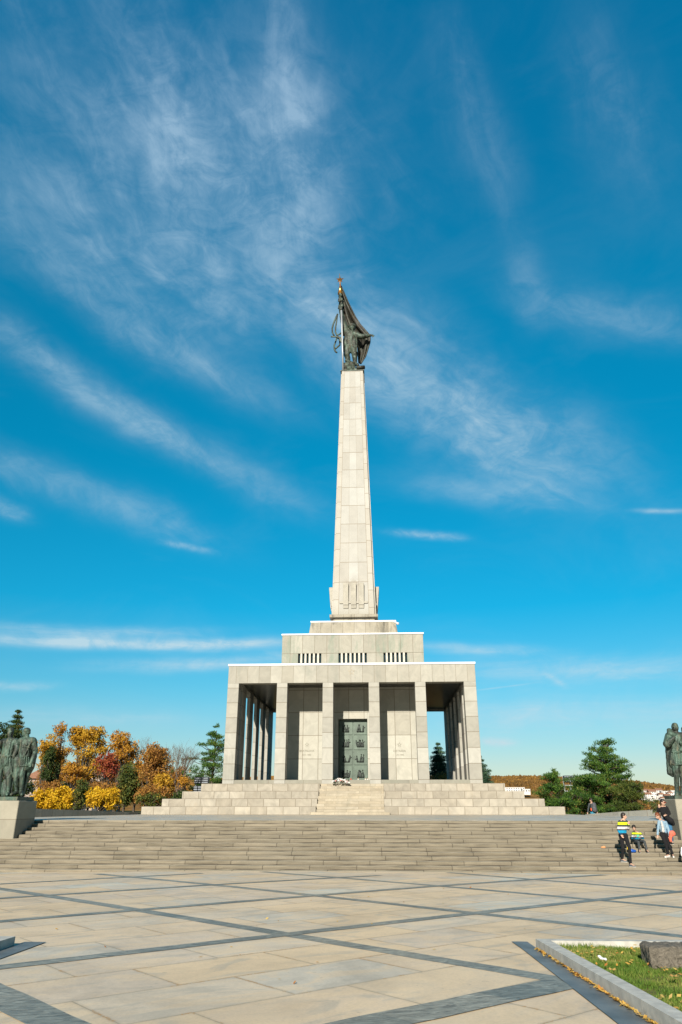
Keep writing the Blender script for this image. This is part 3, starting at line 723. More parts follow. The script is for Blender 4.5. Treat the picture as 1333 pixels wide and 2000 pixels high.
# carved tabs at the foot of the shaft, four sides
M_tab = simple('tab_stone', (0.44, 0.41, 0.34), 0.75, 0, 0.2, 3)
for q in range(4):
    rot = Matrix.Rotation(q*math.pi/2, 4, 'Z')
    def pt(x, y, z):
        w_ = rot @ Vector((x, y, 0)); return (CX+w_.x, AXY+w_.y, z)
    for i in (-1, 0, 1):
        w2 = 0.225; xc = i*0.655
        for (za, zb, oa, ob) in ((17.74, 19.62, 0.16, 0.36), (17.46, 17.72, 0.07, 0.14)):
            ya, yb = -hw(za)-oa, -hw(zb)-ob; yi = -hw(zb)+0.25
            vs = [pt(xc-w2, ya, za), pt(xc+w2, ya, za), pt(xc+w2, yb, zb), pt(xc-w2, yb, zb), pt(xc-w2, yi, za), pt(xc+w2, yi, za), pt(xc+w2, yi, zb), pt(xc-w2, yi, zb)]
            mb = MB().add(vs, [(0,1,2,3),(7,6,5,4),(0,3,7,4),(1,5,6,2),(3,2,6,7),(0,4,5,1)])
            emit('carved_tab', mb, M_tab, mem, bevel=0.02)
    mb = MB(); zc = 17.98; yo = -hw(zc)-0.09
    vs = [pt(x, y, z) for z in (zc-0.09, zc+0.09) for (x, y) in ((-1.2, yo), (1.2, yo), (1.2, yo+0.3), (-1.2, yo+0.3))]
    emit('carved_strap', MB().add(vs, [(0,3,2,1),(4,5,6,7),(0,1,5,4),(1,2,6,5),(2,3,7,6),(3,0,4,7)]), M_tab, mem, bevel=0.01)
h = hw(ZTOP)
emit('obelisk_cap', MB().box(CX-h-0.05, CX+h+0.05, AXY-h-0.05, AXY+h+0.05, ZTOP, ZTOP+0.09), M_bronze_top, mem)
# white crumpled cover on the roof corner
bx, by, bz = at(774, 1217, AXY-3.4)
mb = MB()
for i in range(7): mb.ell((bx-0.16+i*0.055+random.uniform(-.03, .03), by+random.uniform(-.08, .08), bz+0.12-0.035*i+random.uniform(-.03, .03)), (0.11, 0.12, 0.09))
tag(fused('white_cover', mb, M_white, 0.03, origin=(bx, by, bz), disp=0.06, dsize=0.08), 'small white crumpled cover hanging over the upper roof corner right of the obelisk foot', 'cover')

# ------------------------------------------------------------------ statue on the obelisk
def S(cx_, cy_, dy=0.0): return at(600+cx_/7.405, 520+cy_/7.405, AXY+dy)
stt = thing('soldier_statue', (CX, AXY, ZTOP+0.09), 'dark bronze soldier raising a flag with golden star on top of the tall obelisk', 'statue')
mb = MB()
P = S
mb.chain([P(625, 1150, 0), P(620, 1090, 0), P(630, 1010, 0), P(650, 940, 0)], [0.60, 0.62, 0.66, 0.30], 0.7)
mb.cap(P(575, 975), P(700, 990), 0.40, 0.38)
mb.cap(P(655, 950, -.1), P(652, 900, -.15), 0.20, 0.22)
mb.ell(P(652, 890, -0.2), (0.33, 0.36, 0.40)); mb.cap(P(655, 915, -0.45), P(657, 935, -0.4), 0.08)      # face
mb.chain([P(570, 960), P(520, 790, -.1), P(490, 640, -.2)], [0.36, 0.28, 0.20]); mb.ell(P(490, 615, -.25), (0.2, 0.25, 0.25))
for k in range(4): mb.cap(P(478, 590+k*11, -.42), P(505, 592+k*11, -.42), 0.06)
mb.chain([P(695, 990), P(790, 1020, -.2), P(890, 1000, -.1)], [0.36, 0.28, 0.20]); mb.cap(P(890, 1000, -.1), P(945, 1000, -.1), 0.16, 0.10)
for k, (ex, ey) in enumerate(((978, 1004), (976, 1012), (966, 1020), (950, 1026), (955, 985))): mb.cap(P(940, 1000, -.1-.02*k), P(ex, ey, -.1-.02*k), 0.055, 0.04)
# coat skirt and legs
mb.chain([P(570, 1060), P(560, 1200, .1)], [0.35, 0.36]); mb.chain([P(680, 1080), P(690, 1200, -.2)], [0.35, 0.26])
mb.chain([P(590, 1160), P(575, 1280, -.1), P(600, 1370, .1)], [0.40, 0.32, 0.22]); mb.cap(P(575, 1365, -.1), P(645, 1400, -.3), 0.20, 0.17)
mb.chain([P(655, 1160), P(690, 1270, -.35), P(695, 1380, -.2)], [0.40, 0.32, 0.22]); mb.cap(P(690, 1400, -.1), P(735, 1432, -.6), 0.21, 0.16)
mb.cap(P(560, 1180, .2), P(545, 1290, .3), 0.16, .1)
body = fused('figure', mb, M_bronze_top, 0.055, stt, sm=2, disp=0.09, dsize=0.3)
mb = MB(); mb.ell(P(650, 872, -0.15), (0.44, 0.46, 0.30)); mb.cap(P(615, 900, -.1), P(690, 900, -.1), 0.12)
fused('helmet', mb, M_bronze_top, 0.05, body, sm=2)
# gun on the chest with strap
mb = MB(); mb.bar(P(345, 1018, -.7), P(440, 1022, -.65), 0.11, 0.11); mb.bar(P(430, 1022, -.65), P(520, 1060, -.5), 0.2, 0.2); mb.bar(P(465, 1030, -.6), P(500, 1100, -.6), 0.12, 0.16)
emit('gun', mb, M_bronze_top, stt)
emit('strap', MB().tube([P(718, 1000, -.7), P(718, 1100, -.75), P(718, 1240, -.8)], 0.07, 6), M_bronze_top, stt)
mb = MB()
for pts in ([(445, 690), (412, 760), (380, 840), (365, 900), (368, 960), (392, 1005)], [(440, 700), (428, 800), (415, 880), (412, 950), (435, 1000), (470, 985), (497, 965)],
            [(432, 1040), (412, 1100), (393, 1150), (398, 1205), (412, 1235), (434, 1250)], [(462, 1035), (476, 1090), (475, 1140), (440, 1170), (410, 1195)]):
    mb.tube([P(x, y, -.2+0.15*math.sin(i)) for i, (x, y) in enumerate(pts)], 0.085, 6)
emit('ribbons', mb, M_bronze_top, stt, smooth=True)
# flag sheet
L = [(486, 285), (490, 380), (500, 500), (520, 650), (545, 770), (580, 880), (640, 960), (700, 1060), (730, 1180), (735, 1290), (748, 1400)]
Q = [(496, 285), (545, 395), (600, 520), (660, 635), (712, 735), (775, 835), (920, 1000), (915, 1100), (885, 1200), (850, 1305), (780, 1415)]
nu, nv = 22, 41; grid_p = []
for j in range(nv):
    tt = j/(nv-1)*(len(L)-1); i = min(int(tt), len(L)-2); fr = tt-i
    lx, ly = (L[i][k]*(1-fr)+L[i+1][k]*fr for k in (0, 1)); qx, qy = (Q[i][k]*(1-fr)+Q[i+1][k]*fr for k in (0, 1))
    row = []
    for k in range(nu):
        s_ = k/(nu-1); am = 0.36*math.sin(s_*math.pi)*min(1, tt/3)
        dy = 0.55+am*(0.7*math.sin(s_*9+tt*0.6)+0.5*math.sin(s_*15.5+1.3-tt*0.3))+0.3*math.sin(s_*3)
        row.append(P(lx+(qx-lx)*s_, ly+(qy-ly)*s_+6*math.sin(s_*11)*math.sin(s_*math.pi), dy))
    grid_p.append(row)
me = bpy.data.meshes.new('flag'); me.from_pydata([q for r_ in grid_p for q in r_], [], [(j*nu+k, j*nu+k+1, (j+1)*nu+k+1, (j+1)*nu+k) for j in range(nv-1) for k in range(nu-1)])
fl = link('flag', me, M_flagb, stt, smooth=True); sd = fl.modifiers.new('s', 'SOLIDIFY'); sd.thickness = 0.10; sd.offset = 0
# flag pole, wreath, spear, star
emit('flag_pole', MB().tube([P(483, 300, .05), P(500, 650, -.1), P(522, 1000, -.3)], [0.10, 0.13, 0.14], 10), M_bronze_top, stt, smooth=True)
mb = MB()
for i in range(46):
    a = random.random(); cxp = 487+random.uniform(-22, 26)*(0.5+a*0.6); cyp = 400+a*240
    mb.ell(P(cxp, cyp, random.uniform(-.25, .25)), (random.uniform(.08, .2), .12, random.uniform(.12, .3)), nu=6, nv=5)
emit('wreath', mb, M_bronze_top, stt, smooth=True)
mb = MB(); mb.tube([P(480, 265, 0), P(482, 400, 0.02)], [0.05, 0.28], 12); emit('spear_head', mb, M_gold, stt, smooth=True)
sp = P(477, 192, 0); st3 = star_poly(0, 0, 0.46, 0.42)
mb = MB(); n10 = len(st3)
mb.add([(sp[0]+x, sp[1], sp[2]+z) for x, z in st3]+[(sp[0], sp[1]-0.16, sp[2]), (sp[0], sp[1]+0.16, sp[2])], [(i, (i+1) % 10, 10) for i in range(10)]+[((i+1) % 10, i, 11) for i in range(10)])
mb.tube([P(477, 175, 0), P(468, 100, 0)], [0.05, 0.012], 6); mb.tube([P(478, 215, 0), P(481, 268, 0)], [0.06, 0.07], 8)
emit('gold_star', mb, M_gold, stt)
emit('lightning_rod', MB().tube([P(497, 640, -.9), P(505, 850, -.95), P(513, 1150, -1.0), P(522, 1528, -1.02)], 0.09, 8), M_pole, stt, smooth=True)
mb = MB(); zt = ZTOP+0.09
px0 = P(530, 1500, -.8)[0]; px1 = P(768, 1500, -.8)[0]
mb.box(px0, px1, AXY-0.75, AXY+0.9, zt-0.02, zt+0.45)
mb.cap(P(560, 1440, -.3), P(600, 1490, -.6), 0.35, 0.3); mb.cap(P(640, 1430, -.2), P(660, 1500, -.4), 0.4, 0.4); mb.cap(P(590, 1400, -.5), P(640, 1510, -.9), 0.16, 0.18); mb.cap(P(545, 1435, -.5), P(548, 1470, -.5), 0.2)
fused('rock_base', mb, M_bronze_top, 0.06, stt, sm=1, disp=0.12, dsize=0.3)
emit('fallen_gun', MB().tube([P(720, 1470, -.8), P(832, 1462, -.6)], [0.20, 0.20], 12), M_flagb, stt, smooth=True)

# ------------------------------------------------------------------ pedestals and bronze groups beside the steps
def pedestal(x0, x1, y0, y1, z0, z1, lab):
    r_ = thing('pedestal', ((x0+x1)/2, (y0+y1)/2, z0), lab, 'pedestal')
    emit('block', MB().box(x0, x1, y0, y1, z0, z1), M_ped, r_, bevel=0.02); return r_
pedestal(-17.2, -13.78, 28.74, 30.32, 0.5, 2.28, 'grey stone pedestal at the left end of the wide steps')
pedestal(10.68, 14.2, 28.74, 29.95, 0.5, 2.33, 'grey stone pedestal at the right end of the wide steps')
def Lp(cx_, cy_, Y=29.4): return at(cx_/11.77, 1400+cy_/11.77, Y)
g1 = thing('bronze_group', (-14.9, 29.4, 2.28), 'green bronze group of standing soldiers on the left pedestal', 'statue group')
emit('bronze_plinth', MB().box(-17.1, -13.88, 28.8, 30.2, 2.28, 2.42), M_bronze, g1, bevel=0.01)
Yf = 29.25
def L_(x, y, d=0.0): return Lp(x, y, Yf+d)
mb = MB()     # helmeted soldier looking left
mb.chain([L_(520, 1080), L_(560, 900), L_(620, 620), L_(610, 480)], [0.26, 0.26, 0.27, 0.11], 0.75)
mb.cap(L_(500, 560), L_(760, 560), 0.15, 0.16); mb.cap(L_(625, 500), L_(615, 400), 0.105, 0.10)
mb.ell(L_(590, 375), (0.115, 0.15, 0.165)); mb.cap(L_(545, 380), L_(538, 398), 0.03); mb.cap(L_(550, 430), L_(575, 440), 0.05)
mb.chain([L_(785, 580), L_(820, 800, .05), L_(720, 1060, -.12)], [0.125, 0.105, 0.07]); mb.ell(L_(690, 1090, -.14), (0.09, 0.06, 0.08))
for k in range(4): mb.cap(L_(680+k*14, 1110, -.15), L_(668+k*14, 1150, -.16), 0.024, .02)
mb.chain([L_(470, 600, .1), L_(400, 800, .12), L_(420, 900, .1)], [0.11, 0.1, 0.07])
mb.chain([L_(420, 1000), L_(400, 1120)], [0.22, 0.17], .8); mb.chain([L_(560, 1000), L_(600, 1130)], [0.25, 0.18], .8)
mb.chain([L_(395, 1120), L_(380, 1380, -.05), L_(385, 1700, .1)], [0.155, 0.10, 0.075]); mb.chain([L_(385, 1730, .1), L_(260, 1790, -.15)], [0.08, 0.055])
mb.chain([L_(530, 1120), L_(510, 1370, -.08), L_(490, 1700, 0)], [0.16, 0.10, 0.075]); mb.chain([L_(490, 1740, 0), L_(500, 1790, -.22)], [0.085, 0.06])
mb.chain([L_(360, 1290), L_(350, 1360)], [.1, .1]); mb.cap(L_(500, 1330, -.1), L_(508, 1400, -.05), .11)
def folds(mb, pts, r=0.022):
    for a, b_ in pts: mb.cap(a, b_, r, r*.6, 6)
folds(mb, [(L_(450+i*42, 930, -.2), L_(405+i*52, 1115, -.19)) for i in range(6)])
folds(mb, [(L_(520+i*38, 570, -.17), L_(505+i*34, 900, -.21)) for i in range(0, 6, 2)], .018)
mb.chain([L_(440, 905, -.12), L_(530, 915, -.2), L_(650, 900, -.12)], [.035, .035, .035]); mb.cap(L_(350, 1122, -.12), L_(520, 1132, -.17), .03); mb.cap(L_(520, 1132, -.17), L_(650, 1120, -.12), .03)
mb.cap(L_(740, 540, -.14), L_(560, 900, -.22), .022); mb.cap(L_(580, 520, -.13), L_(600, 640, -.2), .03); mb.cap(L_(650, 520, -.13), L_(620, 640, -.2), .03)
for q_ in (0, 1): mb.cap(L_(545+q_*85, 700, -.2), L_(590+q_*85, 700, -.2), .028)
folds(mb, [(L_(770, 650, -.09), L_(820, 690, -.06)), (L_(780, 760, -.08), L_(835, 780, -.05)), (L_(760, 860, -.1), L_(820, 850, -.05))], .02)
folds(mb, [(L_(365, 1460, -.1), L_(395, 1700, -.02)), (L_(480, 1430, -.14), L_(500, 1680, -.08)), (L_(370, 1180, -.13), L_(390, 1300, -.13)), (L_(540, 1180, -.14), L_(515, 1320, -.14))], .018)
b1 = fused('soldier_figure', mb, M_bronze, 0.015, g1, sm=1, disp=0.015, dsize=0.08)
mb = MB(); mb.ell(L_(625, 320), (0.145, 0.17, 0.125)); mb.cap(L_(520, 325), L_(610, 345), 0.03, 0.06); mb.ell(L_(660, 370), (.08, .12, .07))
fused('helmet', mb, M_bronze, 0.018, b1)
mb = MB()     # cape behind
cp = [(700, 560), (830, 600), (850, 900), (790, 1150), (640, 1450), (560, 1790), (480, 1790), (520, 1300), (620, 1000)]
mb.prism([(Lp(x, y, Yf+.25)[0], Lp(x, y, Yf+.25)[2]) for x, y in cp][::-1], Yf+0.16, Yf+0.32)
folds(mb, [(L_(740+i*30, 620+i*10, .12), L_(560+i*30, 1700-i*130, .14)) for i in range(4)], .035)
fused('cape', mb, M_bronze, 0.02, g1, sm=2, disp=0.03, dsize=0.2)
mb = MB()     # bareheaded man
mb.chain([L_(150, 1050), L_(170, 880), L_(230, 620), L_(250, 520)], [0.25, 0.25, 0.26, 0.12], 0.75)
mb.cap(L_(110, 590), L_(370, 580), 0.14, 0.15); mb.cap(L_(240, 520), L_(245, 450), 0.09)
mb.ell(L_(248, 370, -.02), (0.115, 0.14, 0.18)); mb.cap(L_(238, 370, -.14), L_(238, 400, -.17), 0.022, 0.03); mb.ell(L_(250, 300), (.12, .15, .1)); mb.ell(L_(243, 450, -.08), (.06, .06, .05))
mb.chain([L_(390, 600), L_(400, 740, -.05), L_(330, 880, -.12)], [0.12, 0.10, 0.07]); mb.ell(L_(325, 900, -.14), (0.06, 0.06, 0.09))
for k in range(4): mb.cap(L_(312+k*10, 910, -.15), L_(310+k*11, 945, -.15), 0.022, .018)
mb.chain([L_(90, 600), L_(-30, 640, -.1)], [0.12, .11]); mb.chain([L_(120, 545, .1), L_(10, 600, -.15), L_(-60, 700, -.2)], [0.1, .1, .08])
mb.chain([L_(130, 1000), L_(60, 1090)], [0.24, 0.16], .8); mb.chain([L_(240, 1000), L_(240, 1300)], [0.2, 0.12], .8); mb.cap(L_(200, 1310), L_(290, 1310), .07)
mb.chain([L_(20, 1100), L_(-10, 1400), L_(-20, 1750)], [0.15, 0.11, 0.08]); mb.chain([L_(180, 1200), L_(210, 1450, -.03), L_(190, 1740)], [0.15, 0.11, 0.08]); mb.cap(L_(190, 1760), L_(170, 1790, -.2), .08, .06)
mb.chain([L_(140, 1500, .1), L_(110, 1780, .1)], [0.12, 0.14]); mb.cap(L_(300, 1450, .1), L_(260, 1780, .1), .05, .04)
folds(mb, [(L_(60+i*45, 900, -.19), L_(10+i*58, 1110, -.17)) for i in range(5)])
folds(mb, [(L_(250, 560, -.16), L_(150, 1110, -.22)), (L_(300, 620, -.18), L_(240, 900, -.2)), (L_(120, 640, -.17), L_(110, 880, -.2))], .02)
mb.cap(L_(180, 560, -.12), L_(255, 520, -.14), .035); mb.cap(L_(330, 500, -.1), L_(255, 540, -.15), .035); mb.chain([L_(60, 890, -.12), L_(160, 905, -.2), L_(290, 890, -.12)], [.03, .03, .03])
folds(mb, [(L_(380, 650, -.1), L_(420, 700, -.08)), (L_(355, 760, -.12), L_(415, 770, -.08)), (L_(200, 1150, -.1), L_(215, 1300, -.12)), (L_(260, 1100, -.1), L_(280, 1300, -.08)), (L_(190, 1500, -.1), L_(200, 1720, -.08))], .018)
mb.cap(L_(215, 345, -.13), L_(280, 345, -.13), .018); mb.cap(L_(232, 425, -.15), L_(256, 425, -.15), .013)
fused('standing_man', mb, M_bronze, 0.015, g1, sm=1, disp=0.015, dsize=0.08)
mb = MB()     # third figure, mostly cut by the picture edge
mb.chain([L_(-190, 1080), L_(-180, 620), L_(-170, 500)], [0.25, 0.27, 0.11], .75); mb.cap(L_(-300, 600), L_(-60, 590), .14)
mb.ell(L_(-170, 380), (.12, .14, .18)); mb.cap(L_(-170, 480), L_(-170, 420), .09); mb.ell(L_(-165, 320), (.13, .15, .1)); mb.cap(L_(-175, 380, -.14), L_(-175, 405, -.16), .025)
mb.chain([L_(-60, 610), L_(-20, 800, -.1), L_(-100, 900, -.2)], [.12, .1, .07]); mb.chain([L_(-300, 610), L_(-340, 820, -.1), L_(-300, 1000, -.2)], [.12, .1, .07])
mb.chain([L_(-240, 1080), L_(-250, 1400), L_(-250, 1750)], [.16, .11, .08]); mb.chain([L_(-120, 1080), L_(-110, 1400), L_(-110, 1750)], [.16, .11, .08])
mb.cap(L_(-250, 1770), L_(-260, 1795, -.2), .08, .06); mb.cap(L_(-110, 1770), L_(-120, 1795, -.2), .08, .06)
fused('coated_man', mb, M_bronze, 0.018, g1, sm=1, disp=0.02, dsize=0.08)
# right group
def Rp(cx_, cy_, d=0.0): return at(1280+cx_/11.11, 1400+cy_/11.11, 29.2+d)
g2 = thing('bronze_group', (11.6, 29.3, 2.33), 'green bronze group with a caped figure on the right pedestal', 'statue group')
emit('bronze_plinth', MB().box(10.72, 14.1, 28.8, 29.9, 2.33, 2.45), M_bronze, g2, bevel=0.01)
mb = MB()
mb.chain([Rp(470, 950), Rp(480, 750), Rp(460, 480), Rp(440, 330)], [0.26, 0.24, 0.27, 0.12], .75); mb.cap(Rp(330, 410), Rp(570, 420), .15)
mb.ell(Rp(430, 235), (0.13, 0.15, 0.17)); mb.cap(Rp(440, 330), Rp(435, 290), .1); mb.cap(Rp(425, 235, -.13), Rp(422, 260, -.16), .025); mb.ell(Rp(425, 180), (.11, .14, .09))
mb.chain([Rp(310, 430), Rp(260, 590, -.15), Rp(380, 480, -.28)], [0.17, 0.15, 0.08]); mb.ell(Rp(400, 460, -.3), (.07, .06, .08))
for k in range(4): mb.cap(Rp(395+k*9, 450-k*4, -.34), Rp(420+k*7, 425+k*6, -.34), .022, .018)
mb.chain([Rp(310, 300, -.02), Rp(330, 370, -.1), Rp(400, 390, -.1)], [.10, .12, .1])
mb.chain([Rp(560, 430), Rp(640, 600, -.1), Rp(560, 720, -.22)], [.14, .11, .08])
mb.chain([Rp(440, 800), Rp(410, 1000)], [.24, .22], .8); mb.chain([Rp(540, 800), Rp(570, 1000)], [.22, .2], .8)
mb.chain([Rp(430, 980), Rp(460, 1220, -.08), Rp(475, 1600)], [.19, .105, .085]); mb.cap(Rp(480, 1640), Rp(470, 1700, -.2), .1, .08)
mb.chain([Rp(580, 980), Rp(590, 1220), Rp(600, 1600)], [.18, .105, .085]); mb.cap(Rp(600, 1640), Rp(600, 1700, -.2), .1, .08)
mb.cap(Rp(450, 1180, -.08), Rp(470, 1260, -.05), .12)
folds(mb, [(Rp(400+i*45, 790, -.19), Rp(370+i*55, 1010, -.19)) for i in range(5)])
mb.chain([Rp(370, 760, -.14), Rp(480, 770, -.22), Rp(600, 765, -.14)], [.035, .035, .035]); mb.chain([Rp(360, 1020, -.15), Rp(480, 1035, -.2), Rp(620, 1030, -.15)], [.025, .03, .025])
folds(mb, [(Rp(480, 430, -.18), Rp(440, 740, -.22)), (Rp(540, 440, -.18), Rp(520, 740, -.22)), (Rp(420, 1020, -.2), Rp(450, 1190, -.19)), (Rp(455, 1280, -.17), Rp(478, 1560, -.08))], .02)
folds(mb, [(Rp(250, 480, -.22), Rp(320, 470, -.24)), (Rp(240, 560, -.24), Rp(310, 560, -.28)), (Rp(270, 620, -.24), Rp(330, 590, -.3))], .025)
mb.cap(Rp(395, 215, -.13), Rp(460, 215, -.13), .02); mb.cap(Rp(412, 285, -.13), Rp(440, 285, -.13), .014)
fused('caped_figure', mb, M_bronze, 0.015, g2, sm=1, disp=0.015, dsize=0.08)
mb = MB(); cp = [(230, 420), (390, 420), (400, 900), (420, 1280), (385, 1310), (270, 1245), (235, 800), (215, 560)]
mb.prism([(Rp(x, y, .15)[0], Rp(x, y, .15)[2]) for x, y in cp][::-1], 29.25, 29.42)
folds(mb, [(Rp(260+i*40, 640, .02), Rp(290+i*36, 1230, .03)) for i in range(4)], .035)
fused('cape', mb, M_bronze, 0.02, g2, sm=2, disp=0.03, dsize=0.18)
mb = MB()
mb.chain([Rp(760, 950), Rp(740, 500), Rp(720, 390)], [.26, .26, .12], .75); mb.cap(Rp(640, 480), Rp(850, 480), .14); mb.ell(Rp(640, 300), (.12, .14, .16)); mb.cap(Rp(680, 400), Rp(655, 340), .09)
mb.ell(Rp(640, 262), (.13, .15, .1)); mb.cap(Rp(615, 300, -.1), Rp(608, 320, -.13), .03)
mb.chain([Rp(850, 500), Rp(900, 700, -.1), Rp(820, 820, -.2)], [.12, .1, .07]); mb.chain([Rp(650, 500), Rp(600, 640, -.15), Rp(560, 560, -.3)], [.12, .1, .07])
mb.chain([Rp(710, 980), Rp(700, 1300), Rp(690, 1650)], [.17, .11, .08]); mb.chain([Rp(830, 980), Rp(840, 1300), Rp(840, 1650)], [.17, .11, .08]); mb.cap(Rp(690, 1670), Rp(680, 1700, -.2), .08); mb.cap(Rp(840, 1670), Rp(840, 1700, -.2), .08)
fused('second_figure', mb, M_bronze, 0.018, g2, sm=1, disp=0.02, dsize=0.08)

# ------------------------------------------------------------------ planters with kerbs, grass, stone, leaves
M_kerb = simple('kerb_stone', (0.56, 0.54, 0.48), 0.8, 0, 0.25, 9, 0.2)
def kerb_segments(parent, x0, x1, y0, y1, along, seg, hgt=0.105, lean=0.0):
    L0, L1 = (y0, y1) if along == 'y' else (x0, x1); n = max(1, round((L1-L0)/seg)); g = 0.0015
    for i in range(n):
        a = L0+(L1-L0)*i/n+g; b_ = L0+(L1-L0)*(i+1)/n-g
        xa, xb, ya, yb = (x0, x1, a, b_) if along == 'y' else (a, b_, y0, y1)
        v = []
        for dz in (-0.2, hgt):
            for x, y in ((xa+lean*(y1-ya)*(along == 'y'), ya), (xb+lean*(y1-ya)*(along == 'y'), ya), (xb+lean*(y1-yb)*(along == 'y'), yb), (xa+lean*(y1-yb)*(along == 'y'), yb)): v.append((x, y, gz(0, 12)+0.022*(12-y)+dz if dz > 0 else gz(x, y)+dz))
        emit('kerb_stone', MB().add(v, [(0,3,2,1),(4,5,6,7),(0,1,5,4),(1,2,6,5),(2,3,7,6),(3,0,4,7)]), M_kerb, parent)
kb = thing('planter_kerb', (KX, KY, gz(KX, KY)), 'pale stone kerb around the grass bed in the right foreground', 'kerb')
kerb_segments(kb, KX, KX+0.155, 1.5, KY, 'y', 1.25, lean=0.06); kerb_segments(kb, KX+0.157, KX+8, KY-0.15, KY, 'x', 1.6)
kb2 = thing('planter_kerb', (KLX, KLY, gz(KLX, KLY)), 'dark shaded kerb corner at the left picture edge on the plaza', 'kerb')
kerb_segments(kb2, KLX-0.17, KLX, 4.5, KLY, 'y', 1.25); kerb_segments(kb2, KLX-6, KLX-0.17, KLY-0.15, KLY, 'x', 1.6)
def soil(x0, x1, y0, y1):
    return grid(x0, x1, 14, y0, y1, 24, lambda x, y: gz(0, 12)+0.022*(12-y)+0.03+0.02*math.sin(x*3)*math.sin(y*2.3))
M_soil = turf_material('lawn_soil', (0.09, 0.13, 0.025), (0.22, 0.19, 0.07), (0.22, 0.16, 0.06))
_s = soil(KX+0.14, KX+8, 1.5, KY-0.15); _s.v = [(x+0.06*(KY-y), y, z) for x, y, z in _s.v]
tag(emit('lawn', _s, M_soil, smooth=True), kind='structure')
tag(emit('lawn', soil(KLX-6, KLX-0.17, 4.5, KLY-0.15), M_soil, smooth=True), kind='structure')
def lawn_z(x, y): return gz(2.5, 12)+0.022*(12-y)+0.05
def quads(name, C, A, B, m, parent=None, origin=(0, 0, 0), rnd=None, tri=False):
    n = len(C); off = np.array(root_origin(parent) if parent is not None else origin)
    C = C-off
    if tri: V = np.stack([C-A, C+A, C+B], 1); k = 3
    else: V = np.stack([C-A, C-B*0.55, C+A, C+B*0.55], 1); k = 4
    me = bpy.data.meshes.new(name); me.vertices.add(n*k); me.vertices.foreach_set('co', V.reshape(-1).astype(np.float32))
    me.loops.add(n*k); me.loops.foreach_set('vertex_index', np.arange(n*k, dtype=np.int32))
    me.polygons.add(n); me.polygons.foreach_set('loop_start', np.arange(0, n*k, k, dtype=np.int32))
    try: me.polygons.foreach_set('loop_total', np.full(n, k, dtype=np.int32))
    except Exception: pass
    at_ = me.attributes.new('rnd', 'FLOAT', 'FACE'); at_.data.foreach_set('value', (rng.random(n) if rnd is None else rnd).astype(np.float32))
    me.update(calc_edges=True); me.validate()
    me.materials.append(m); o = bpy.data.objects.new(name, me); COL.objects.link(o)
    if parent is not None: o.parent = parent
    else: o.location = origin
    return o
def leaf_mat(name, stops, transl=0.3, rough=0.6, nscale=0.9, patch=0.35):
    m = bpy.data.materials.new(name); m.use_nodes = True; t = NT(m.node_tree); b = m.node_tree.nodes['Principled BSDF']; out = m.node_tree.nodes['Material Output']
    a = t.new('ShaderNodeAttribute'); a.attribute_name = 'rnd'
    p = t.new('ShaderNodeNewGeometry').outputs['Position']
    n = t.noise(p, nscale, 3, 0.6)
    k = t.add(t.mul(a.outputs['Fac'], 1-patch), t.mul(t.smooth(n, 0.35, 0.65), patch))
    c = t.ramp(k, stops); t.l.new(c, b.inputs['Base Color']); b.inputs['Roughness'].default_value = rough; b.inputs['Specular IOR Level'].default_value = 0.25
    tr = t.new('ShaderNodeBsdfTranslucent'); t.l.new(c, tr.inputs['Color'])
    mx_ = t.new('ShaderNodeMixShader'); mx_.inputs[0].default_value = transl
    t.l.new(b.outputs[0], mx_.inputs[1]); t.l.new(tr.outputs[0], mx_.inputs[2]); t.l.new(mx_.outputs[0], out.inputs['Surface'])
    return m
M_grass = leaf_mat('grass', [(0.0, (0.07, 0.15, 0.02)), (0.5, (0.17, 0.27, 0.04)), (0.8, (0.33, 0.34, 0.08)), (1.0, (0.55, 0.43, 0.17))], 0.35, nscale=1.3, patch=0.45)
def grass(x0, x1, y0, y1, n, label_parent=None):
    x = rng.uniform(x0, x1, n); y = rng.uniform(y0, y1, n); z = gz(0, 12)+0.022*(12-y)+0.02
    h = rng.uniform(0.03, 0.085, n); ang = rng.uniform(0, 2*np.pi, n)
    bare = np.sin(x*4.1+1.0)*np.sin(y*3.3)+0.6*np.sin(x*9.7+y*7.1)+0.5*np.sin(y*13.0-x*5.0)
    ok = (x > KX+0.165+0.06*(KY-y)) & (bare+rng.normal(0, .5, n) > -1.0)
    h = h*(0.8+0.3*np.clip(bare, -1, 1)); x, y, z, h, ang = x[ok], y[ok], z[ok], h[ok], ang[ok]; n = len(x)
    C = np.stack([x, y, z], 1); A = np.stack([np.cos(ang), np.sin(ang), np.zeros(n)], 1)*0.006
    B = np.stack([rng.normal(0, 0.35, n)*h, rng.normal(0, 0.35, n)*h, h], 1)
    return quads('grass', C, A, B, M_grass, tri=True)
tag(grass(KX+0.2, KX+3.4, 6.2, KY-0.17, 90000), kind='stuff')
_g = bpy.data.objects['grass']
M_leaf = leaf_mat('fallen_leaf', [(0.0, (0.45, 0.16, 0.04)), (0.3, (0.62, 0.34, 0.06)), (0.7, (0.66, 0.46, 0.12)), (1.0, (0.55, 0.36, 0.2))], 0.15)
def litter(name, C, size):
    n = len(C); ang = rng.uniform(0, 2*np.pi, n); s = rng.uniform(0.6, 1.3, n)[:, None]*size
    A = np.stack([np.cos(ang), np.sin(ang), rng.normal(0, .3, n)], 1)*s; B = np.stack([-np.sin(ang), np.cos(ang), rng.normal(0, .3, n)], 1)*s
    return quads(name, C, A, B, M_leaf)
pts = []
for _ in range(1000):
    x, y = random.uniform(KX+0.2, KX+3.2), random.uniform(6.4, KY-0.2); 
    if x > kx(y)+.17 and math.sin(x*3.1)*math.sin(y*2.7+1)+random.gauss(0, .45) > -.1: pts.append((x, y, lawn_z(x, y)+random.uniform(0.03, 0.075)))
